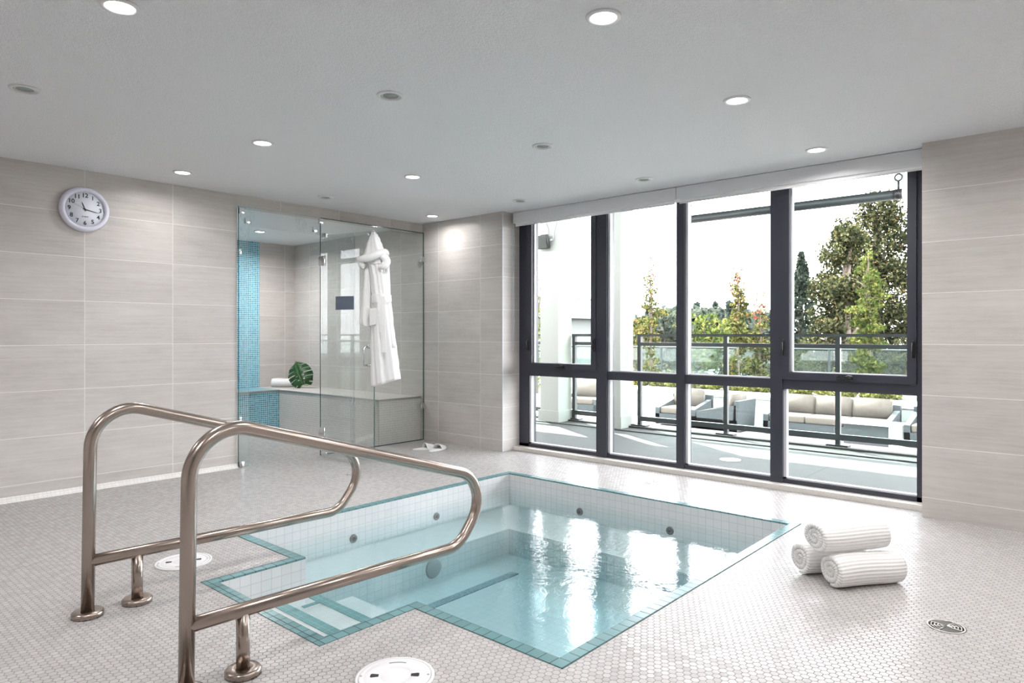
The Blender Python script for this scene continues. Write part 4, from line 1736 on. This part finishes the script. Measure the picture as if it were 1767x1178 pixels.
# ------------------------------------------------------------------ lower terrace with seating
LZ = -0.72
S_ = (CAM_H - LZ) / CAM_H
WX = 8.25 * S_                     # face of the seat wall
m = MB()
m.box((7.32, -8, LZ - 0.1), (WX + 0.2, 26, LZ))
struct(m, 'lower_terrace_floor', 'lower_paving', 'sunlit lower terrace floor beyond the railing', 'terrace')
WT = -0.15
pl_ = thing('planter_wall', 'low white seat wall with wide pinkish coping behind the wicker sofas', 'wall', (WX, 4, LZ), None, 'structure')
m = MB()
m.box((0, -12, 0), (0.3, 20, WT - LZ - 0.04))
m.build('wall_face', 'render_white', pl_)
m = MB()
m.box((-0.03, -12, WT - LZ - 0.05), (1.0, 20, WT - LZ))
m.build('wall_coping', 'coping_pink', pl_)
m = MB()
m.box((WX + 1.0, -8, LZ), (WX + 4.2, 24, WT - 0.02))
so_ = m.build('soil_bed', 'soil')
tag(so_, 'brown mulch bed behind the low white wall', 'soil', None, 'structure')


def seat(w_, d_, n_cush, label, loc, rz, group='wicker terrace seats', name='wicker_sofa', cat='sofa'):
    """faces local -x; width along y"""
    t_ = thing(name, label, cat, loc, group, None, rz)
    h = w_ / 2
    mm = MB()
    mm.prism([(0.0, 0.03), (d_, 0.03), (d_, 0.24), (0.0, 0.24)], -h, h, 'y')
    mm.build('base', 'wicker', t_, fix=True)
    mm = MB()
    mm.prism([(d_ - 0.09, 0.03), (d_, 0.03), (d_ + 0.04, 0.60), (d_ - 0.05, 0.60)], -h, h, 'y')
    mm.build('backrest', 'wicker', t_, fix=True)
    for s in (-1, 1):
        mm = MB()
        mm.prism([(0.0, 0.03), (d_ - 0.02, 0.03), (d_ - 0.02, 0.52), (0.0, 0.36)], s * h - (0.09 if s > 0 else 0.0), s * h + (0.0 if s > 0 else 0.09), 'y')
        mm.build('arm', 'wicker', t_, fix=True)
    cw_ = (w_ - 0.19) / n_cush
    for k in range(n_cush):
        y0 = -h + 0.095 + k * cw_
        mm = MB()
        mm.bbox((0.02, y0 + 0.004, 0.24), (d_ - 0.10, y0 + cw_ - 0.004, 0.37), 0.03, 3)
        mm.build('seat_cushion', 'cushion', t_)
        mm = MB()
        bm_ = bmesh.new()
        bmesh.ops.create_cube(bm_, size=1)
        for v in bm_.verts:
            v.co = Vector((v.co.x * 0.13, v.co.y * (cw_ - 0.012), v.co.z * 0.36))
        bmesh.ops.bevel(bm_, geom=bm_.edges[:], offset=0.03, segments=3, affect='EDGES')
        bmesh.ops.rotate(bm_, verts=bm_.verts[:], matrix=Matrix.Rotation(0.12, 3, 'Y'))
        bmesh.ops.translate(bm_, verts=bm_.verts[:], vec=(d_ - 0.17, y0 + cw_ / 2, 0.53))
        mm.take(bm_, True)
        mm.build('back_cushion', 'cushion', t_)
    return t_


seat(0.86, 0.80, 1, 'grey wicker armchair facing the window, seen through the second bay', (12.25, 6.52, LZ), 0.0, name='wicker_armchair', cat='armchair')
seat(0.80, 0.80, 1, 'grey wicker armchair turned side on, right of the other armchair by the railing post', (12.50, 5.98, LZ), -PI / 2, name='wicker_armchair', cat='armchair')
seat(2.1, 0.80, 3, 'long grey wicker sofa with three beige back cushions behind the right-hand bay', (12.5, 3.80, LZ), 0.0)
seat(1.0, 0.80, 1, 'grey wicker seat at the right end, half hidden by the tiled wall', (12.5, 2.05, LZ), 0.0, name='wicker_armchair', cat='armchair')
seat(0.86, 0.80, 1, 'grey wicker armchair far left, seen below the bush in the left window bay', (12.6, 9.1, LZ), 0.25, name='wicker_armchair', cat='armchair')
tb = thing('wicker_table', 'low wicker table with white top in front of the long sofa', 'table', (11.75, 2.9, LZ))
m = MB()
m.bbox((-0.03, -0.43, 0.40), (0.45, 0.40, 0.43), 0.004)
m.build('table_top', 'table_top', tb)
m = MB()
m.box((0.02, -0.30, 0.02), (0.40, 0.36, 0.40))
m.build('table_body', 'wicker', tb)
m = MB()
m.box((0.0, -0.40, 0.0), (0.40, -0.30, 0.40))
m.build('table_leg', 'table_top', tb)
bx_ = at_z(1026, 737, LZ)


# ------------------------------------------------------------------ planting
def leaves(centers, size, mat, name, parent, jitter=0.4, flat=0.0):
    """one mesh of small folded leaves, one island per leaf"""
    n = len(centers)
    c = np.asarray(centers)
    a = RNG.normal(size=(n, 3))
    a /= np.linalg.norm(a, axis=1, keepdims=True)
    b_ = RNG.normal(size=(n, 3))
    b_ -= a * (a * b_).sum(1, keepdims=True)
    b_ /= np.linalg.norm(b_, axis=1, keepdims=True)
    s_ = size * (1 + jitter * RNG.uniform(-1, 1, size=(n, 1)))
    nrm = np.cross(a, b_)
    v = np.empty((n, 4, 3))
    v[:, 0] = c - a * s_ * 0.5
    v[:, 1] = c + b_ * s_ * 0.32 + nrm * s_ * 0.08
    v[:, 2] = c + a * s_ * 0.5
    v[:, 3] = c - b_ * s_ * 0.32 + nrm * s_ * 0.08
    me = bpy.data.meshes.new(name)
    me.from_pydata(v.reshape(-1, 3).tolist(), [], np.arange(n * 4).reshape(-1, 4).tolist())
    me.materials.append(M[mat])
    o = bpy.data.objects.new(name, me)
    COL.objects.link(o)
    o.parent = parent
    return o


def cloud(n, blobs):
    """random points in a set of ellipsoids (cx, cy, cz, rx, ry, rz), denser towards the skin"""
    w_ = np.array([b_[3] * b_[4] * b_[5] for b_ in blobs])
    idx = RNG.choice(len(blobs), size=n, p=w_ / w_.sum())
    bl = np.array(blobs)[idx]
    d = RNG.normal(size=(n, 3))
    d /= np.linalg.norm(d, axis=1, keepdims=True)
    r = RNG.uniform(0.25, 1, size=(n, 1)) ** 0.5
    return bl[:, :3] + d * r * bl[:, 3:]


def trunk(mb, h, r0, r1, lean=0.0, seed=0):
    rnd = random.Random(seed)
    pts = [(lean * k / 8 * h + rnd.uniform(-1, 1) * 0.02 * h * (k > 0) * 0.4, rnd.uniform(-1, 1) * 0.008 * h * (k > 0), h * k / 8) for k in range(9)]
    mb.tube(pts, [r0 + (r1 - r0) * k / 8 for k in range(9)], 8)
    return pts


def tree(name, loc, h, blobs, n, size, mat, label, group, trunk_r, cat='tree', tip=None, branches=8, trunk_h=0.9, seed=1):
    t_ = thing(name, label, cat, loc, group)
    mm = MB()
    pts = trunk(mm, h * trunk_h, trunk_r, trunk_r * 0.2, 0, seed)
    rnd = random.Random(seed + 5)
    for k in range(branches):
        b_ = blobs[rnd.randrange(len(blobs))]
        q = rnd.uniform(0.25, 0.8)
        p0 = Vector((0, 0, h * trunk_h * q))
        p1 = Vector((b_[0], b_[1], max(b_[2], p0.z + 0.1)))
        mm.tube([p0, p0.lerp(p1, 0.5) + Vector((0, 0, -0.05)), p1], [trunk_r * 0.35, trunk_r * 0.22, trunk_r * 0.08], 6)
    mm.build('trunk', 'bark', t_)
    leaves(cloud(n, blobs), size, mat, 'foliage', t_)
    if tip:
        leaves(cloud(tip[0], tip[1]), size, 'lf_tip', 'reddish_tip', t_)
    return t_


def column_blobs(h, w_, z0, steps=14, seed=3, top=0.25):
    rnd = random.Random(seed)
    out = []
    for k in range(steps):
        q = k / (steps - 1)
        r = w_ * (0.55 + 0.45 * math.sin(PI * min(1, q * 0.8 + 0.25))) * (1 - (q ** 3.5) * (1 - top)) * rnd.uniform(0.65, 1.15)
        out.append((rnd.uniform(-0.6, 0.6) * r, rnd.uniform(-0.6, 0.6) * r, z0 + (h - z0) * q, r * rnd.uniform(0.5, 0.9), r * rnd.uniform(0.5, 0.9), (h - z0) / steps * 0.9))
    return out


# slim aspens planted behind the seat wall
AX = 15.6


def aspen(u, vtop, x, w_, n, label, seed, size=0.075, mat='lf_aspen', tips=True):
    p = at_x(u, vtop, x)
    h = p.z - WT
    bl = column_blobs(h * 0.93, w_, 0.35 * h if h > 3 else 0.1 * h, 22, seed, 0.22)
    low = column_blobs(h * 0.5, w_ * 0.8, 0.06 * h, 12, seed + 1, 0.9)
    tipb = [(0, 0, h * 0.93, 0.12, 0.12, 0.35), (0.1, 0.05, h * 0.80, 0.2, 0.2, 0.3)]
    return tree('aspen_tree', (x, p.y, WT - 0.03), h, bl + low, n, size, mat, label, 'slim aspens behind the seat wall', 0.05, tip=(int(n * 0.05), tipb), branches=14, trunk_h=0.88, seed=seed) if tips else tree('aspen_tree', (x, p.y, WT - 0.03), h, bl + low, n, size, mat, label, 'slim aspens behind the seat wall', 0.05, branches=14, trunk_h=0.88, seed=seed)


aspen(1123, 447, AX, 0.36, 1700, 'slim sparse aspen with reddish tip, in the second window bay', 1)
aspen(1273, 446, AX + 0.2, 0.30, 2600, 'slim dense aspen with red tip in the third window bay', 2)
aspen(1312, 505, AX + 0.9, 0.42, 2200, 'shorter leafy aspen just right of the red-tipped aspen in the third bay', 3)
aspen(1500, 395, AX + 0.4, 0.42, 4200, 'tall bright green slim tree in front of the big trees in the right-hand bay', 4, 0.08, 'lf_bright', False)
aspen(926, 400, 11.5, 0.45, 900, 'slim sparse tree at the left edge of the left window bay', 5, 0.07, 'lf_bright', False)

# big trees beyond the planter
GZ = -3.0


def bigtree(u, vtop, x, wid, n, label, seed, mat='lf_big', size=0.10, zlow=0.12, name='broadleaf_tree'):
    p = at_x(u, vtop, x)
    h = p.z - GZ
    rnd = random.Random(seed)
    bl = []
    for k in range(64):
        q = rnd.uniform(0, 1)
        z = h * (zlow + (0.93 - zlow) * q)
        r = wid * (0.30 + 0.75 * math.sin(PI * min(1.0, 0.22 + 0.74 * q)))
        a = rnd.uniform(0, 2 * PI)
        rr_ = r * rnd.uniform(0.05, 0.9)
        s_ = wid * rnd.uniform(0.22, 0.42)
        bl.append((rr_ * math.cos(a), rr_ * math.sin(a), z, s_, s_, s_ * 0.8))
    bl.append((0, 0, h * 0.94, wid * 0.28, wid * 0.28, h * 0.06))
    return tree(name, (x, p.y, GZ), h, bl, n, size, mat, label, 'big trees beyond the planter', 0.22, branches=26, trunk_h=0.9, seed=seed)


bigtree(1455, 372, 21, 1.25, 24000, 'olive green tree with pointed top left of the biggest tree in the right-hand bay', 11)
bigtree(1515, 322, 24, 1.95, 38000, 'biggest dark tree at the right end of the window', 12)
bigtree(1600, 380, 24.5, 1.4, 14000, 'dark tree partly hidden by the right window jamb', 13)
bigtree(1462, 468, 19.5, 1.0, 14000, 'low bushy tree under the pointed olive tree in the right-hand bay', 14, 'lf_big', 0.10)
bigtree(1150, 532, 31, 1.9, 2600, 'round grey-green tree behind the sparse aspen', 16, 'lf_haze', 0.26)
bigtree(1110, 540, 22, 1.0, 1800, 'green bushy tree beside the second column', 17, 'lf_aspen', 0.16)


def conifer(loc, h, w_, n, label, group, size, mat='lf_conifer'):
    t_ = thing('conifer_tree', label, 'tree', loc, group)
    mm = MB()
    trunk(mm, h * 0.95, w_ * 0.10, w_ * 0.02)
    mm.build('trunk', 'bark', t_)
    q = RNG.uniform(0, 1, size=n) ** 1.5
    lay = np.floor(q * 22) / 22 + RNG.uniform(0, 0.05, n)
    r = (1 - lay * 0.97) * w_ * np.sqrt(RNG.uniform(0.05, 1, n)) * (0.75 + 0.25 * RNG.uniform(size=n))
    a = RNG.uniform(0, 2 * PI, n)
    r = r * (0.8 + 0.25 * np.sin(a * 3 + lay * 40))
    pts = np.stack([r * np.cos(a), r * np.sin(a), h * (0.06 + 0.94 * lay) - 0.12 * r], 1)
    leaves(pts, size, mat, 'foliage', t_)
    return t_


p = at_x(1383, 437, 27)
conifer((27, p.y, GZ), p.z - GZ, 2.5, 8000, 'blue-green pointed conifer left of the olive tree in the right-hand bay', None, 0.17)

# dense shrubs beyond the planter, below the tall trees
for i, (u, vt, x, w_, lab) in enumerate(((1385, 560, 20.5, 1.0, 'dark rounded shrub behind the railing, below the blue-green conifer'), (1440, 566, 22.5, 1.1, 'dark rounded shrub behind the railing, below the pointed olive tree'),
                                         (1545, 556, 20.8, 1.1, 'dark rounded shrub behind the railing at the right jamb'), (1325, 566, 21, 0.8, 'dark rounded shrub behind the railing beside the third mullion'),
                                         (1255, 596, 22.5, 0.7, 'small dark shrub behind the railing post in the third bay'))):
    p = at_x(u, vt, x)
    hh = p.z - GZ
    t = thing('rounded_shrub', lab, 'shrub', (x, p.y, GZ), 'dense shrubs beyond the planter')
    leaves(cloud(8000, [(RNG.uniform(-0.5, 0.5) * w_, RNG.uniform(-0.7, 0.7) * w_, hh * q, w_ * 0.7, w_ * 0.7, hh * 0.16) for q in (0.12, 0.25, 0.4, 0.55, 0.7, 0.82, 0.5, 0.3)]), 0.10, 'lf_big', 'foliage', t)
# far treeline
gold = 'distant treeline beyond the car park'
tl_pts = []
rnd = random.Random(5)
u = 1090
k = 0
pc = pb = None
while u < 1350:
    x = 60 + (k % 6) * 7
    vt = {0: 536, 1: 528}.get(k, 532) + rnd.uniform(-10, 12)
    if 1195 < u < 1225:
        vt = 520 + rnd.uniform(-4, 6)
    p = at_x(u, vt, x)
    hh = p.z - GZ
    if k % 2 == 0:
        if pc is None:
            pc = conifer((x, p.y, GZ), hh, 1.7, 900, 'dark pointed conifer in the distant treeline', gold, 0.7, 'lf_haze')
            h0 = hh
            o = pc
        else:
            o = copy_tree(pc)
            o.location = (x, p.y, GZ)
            s_ = hh / h0
            o.scale = (s_ * rnd.uniform(0.8, 1.25), s_ * rnd.uniform(0.8, 1.25), s_)
    else:
        hh *= 0.9
        if pb is None:
            bl = [(rnd.uniform(-0.9, 0.9), rnd.uniform(-0.9, 0.9), hh * rnd.uniform(0.25, 0.9), 1.1, 1.1, 1.0) for _ in range(12)]
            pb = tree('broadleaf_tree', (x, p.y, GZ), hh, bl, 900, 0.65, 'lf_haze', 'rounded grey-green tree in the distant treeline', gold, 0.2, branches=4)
            h1 = hh
            o = pb
        else:
            o = copy_tree(pb)
            o.location = (x, p.y, GZ)
            s_ = hh / h1
            o.scale = (s_ * rnd.uniform(0.9, 1.4), s_ * rnd.uniform(0.9, 1.4), s_)
    o.rotation_euler = (0, 0, rnd.uniform(0, 6))
    u += rnd.uniform(11, 17)
    k += 1
# lighter trees in front of the treeline
for i, (u, vt, x) in enumerate(((1215, 545, 53), (1250, 552, 55), (1180, 556, 54))):
    p = at_x(u, vt, x)
    hh = p.z - GZ
    bl = [(random.uniform(-1.5, 1.5), random.uniform(-1.5, 1.5), hh * random.uniform(0.2, 0.92), 1.1, 1.1, 0.9) for _ in range(12)]
    tree('broadleaf_tree', (x, p.y, GZ), hh, bl, 1100, 0.4, 'lf_bright', ('yellow-green rounded tree before the distant treeline, left of the railing post', 'yellow-green rounded tree before the distant treeline, beside the red-tipped aspen', 'yellow-green rounded tree before the distant treeline, nearest the left mullion of the third bay')[i], 'lighter trees before the treeline', 0.2, branches=4)

# shrubs along the planter edge
shr = None
ords = ['first', 'second', 'third', 'fourth', 'fifth', 'sixth', 'seventh', 'eighth', 'ninth', 'tenth', 'eleventh', 'twelfth', 'thirteenth', 'fourteenth']
us = (1105, 1135, 1160, 1207, 1232, 1264, 1292, 1318, 1365, 1390, 1428, 1462, 1503, 1535, 1575)
us = us[:14]
for i, u in enumerate(us):
    x = WX + 1.25 + 0.12 * (i % 2)
    p = at_x(u, 660, x)
    lab = 'yellow-green low shrub on the planter edge, %s from the left in the row' % ords[i]
    if shr is None:
        shr = thing('low_shrub', lab, 'shrub', (x, p.y, WT - 0.02), 'yellow-green shrubs along the planter edge')
        leaves(cloud(420, [(0, 0, 0.12, 0.2, 0.24, 0.14), (0.05, 0.12, 0.1, 0.15, 0.15, 0.12), (-0.05, -0.12, 0.1, 0.15, 0.15, 0.12)]), 0.07, 'lf_yellow', 'foliage', shr)
    else:
        o = copy_tree(shr)
        o.location = (x, p.y, WT - 0.02)
        o.rotation_euler = (0, 0, i * 1.3)
        o.scale = (1, 1, 0.8 + 0.35 * ((i * 7) % 5) / 4)
        o['label'] = lab
# bushes at the left
for (u, vt, x, w_, n, lab, mat) in ((1012, 655, 16.0, 0.9, 2200, 'leafy light green bush seen between the columns in the left window bay', 'lf_shrub'),
                                    (921, 655, 16.0, 0.6, 1200, 'leafy bush at the left edge behind the first column', 'lf_shrub')):
    p = at_x(u, vt, x)
    zb = at_x(u, 700, x).z
    hh = p.z - zb + 0.1
    t = thing('leafy_bush', lab, 'bush', (x, p.y, zb - 0.1), 'leafy bushes left of the seats')
    leaves(cloud(n, [(0, 0, hh * 0.5, w_ * 0.6, w_, hh * 0.5), (0.1, w_ * 0.5, hh * 0.4, w_ * 0.5, w_ * 0.6, hh * 0.4), (0, -w_ * 0.5, hh * 0.4, w_ * 0.5, w_ * 0.6, hh * 0.4)]), 0.09, mat, 'foliage', t)

# second railing at the far side of the planter
R2 = WX + 4.0
t = thing('glass_railing', 'thin dark glass railing behind the planting', 'railing', (R2, 8, WT))
p1 = at_x(1230, 600, R2).z - WT
m = MB()
m.tube([(0, -14, p1), (0, 18, p1)], 0.025, 8)
m.tube([(0, -14, 0.08), (0, 18, 0.08)], 0.02, 8)
m.build('top_rail', 'railing', t)
for k in range(12):
    m = MB()
    yy = -12 + k * 2.3
    m.box((-0.025, yy - 0.025, -0.05), (0.025, yy + 0.025, p1))
    m.build('post', 'railing', t)
m = MB()
m.box((-0.005, -14, 0.1), (0.005, 18, p1 - 0.03))
m.build('glass_pane', 'rail_pane', t)

# ground and car park
m = MB()
m.box((-60, -120, GZ - 0.3), (160, 160, GZ))
struct(m, 'ground', 'ground', 'distant ground below the terrace', 'ground')
m = MB()
m.box((36, -30, GZ), (58, 90, GZ + 0.02))
struct(m, 'road', 'asphalt', 'grey car park below the terrace', 'road')


def car(u, v, x, rz, mat, label):
    p_ = at_x(u, v, x)
    t_ = thing('car', label, 'car', (x, p_.y, GZ + 0.02), None, None, rz)
    mm = MB()
    prof = [(-2.1, 0.3), (2.1, 0.3), (2.15, 0.75), (1.2, 0.9), (-2.0, 0.95), (-2.15, 0.7)]
    mm.prism(prof, -0.85, 0.85, 'y')
    mm.build('car_body', mat, t_, fix=True)
    mm = MB()
    mm.prism([(-1.7, 0.93), (1.15, 0.88), (0.45, 1.42), (-1.2, 1.45)], -0.75, 0.75, 'y')
    mm.build('car_cabin', 'car_glass', t_, fix=True)
    mm = MB()
    mm.prism([(-1.2, 1.44), (0.45, 1.41), (0.4, 1.47), (-1.15, 1.5)], -0.74, 0.74, 'y')
    mm.build('car_roof', mat, t_, fix=True)
    for wx in (-1.3, 1.3):
        for s in (-0.8, 0.8):
            mm = MB()
            mm.lathe([(0.0, -0.09), (0.3, -0.09), (0.32, 0.0), (0.3, 0.09), (0.0, 0.09)], (wx, s, 0.32), 18, 'y')
            mm.build('wheel', 'tyre', t_)
    return t_


car(1152, 628, 38, 1.5, 'car_white', 'white parked car seen past the sparse aspen in the second bay')
car(1128, 630, 41.2, 1.55, 'car_white', 'white parked car just left of the other white car, behind the aspen trunk')
car(1205, 630, 44.5, 1.5, 'car_dark', 'dark parked car seen in the third bay beside the railing post')
car(1240, 626, 48, 1.5, 'car_white', 'white parked car in the third bay right of the railing post')

# white building at the left
p = at_x(1010, 505, 26)
bd = thing('white_building', 'white flat-roofed building seen between the two terrace columns', 'building', (26, p.y, GZ))
H_ = p.z - GZ
BY = at_x(1088, 505, 34).y - p.y
m = MB()
m.box((0, BY + 0.4, 0), (8, 12, H_ - 1.1))
m.build('building_wall', plain('building_render', lin(92, 96, 93), 0.8), bd)
m = MB()
m.box((-0.5, BY, H_ - 1.1), (8.5, 12.5, H_ - 0.06))
rf = m.build('roof_fascia', plain('building_fascia', lin(112, 118, 116), 0.8), bd)
m = MB()
m.box((-0.55, BY - 0.05, H_ - 0.06), (8.5, 12.5, H_))
m.build('roof_edge', 'drain_metal', rf)
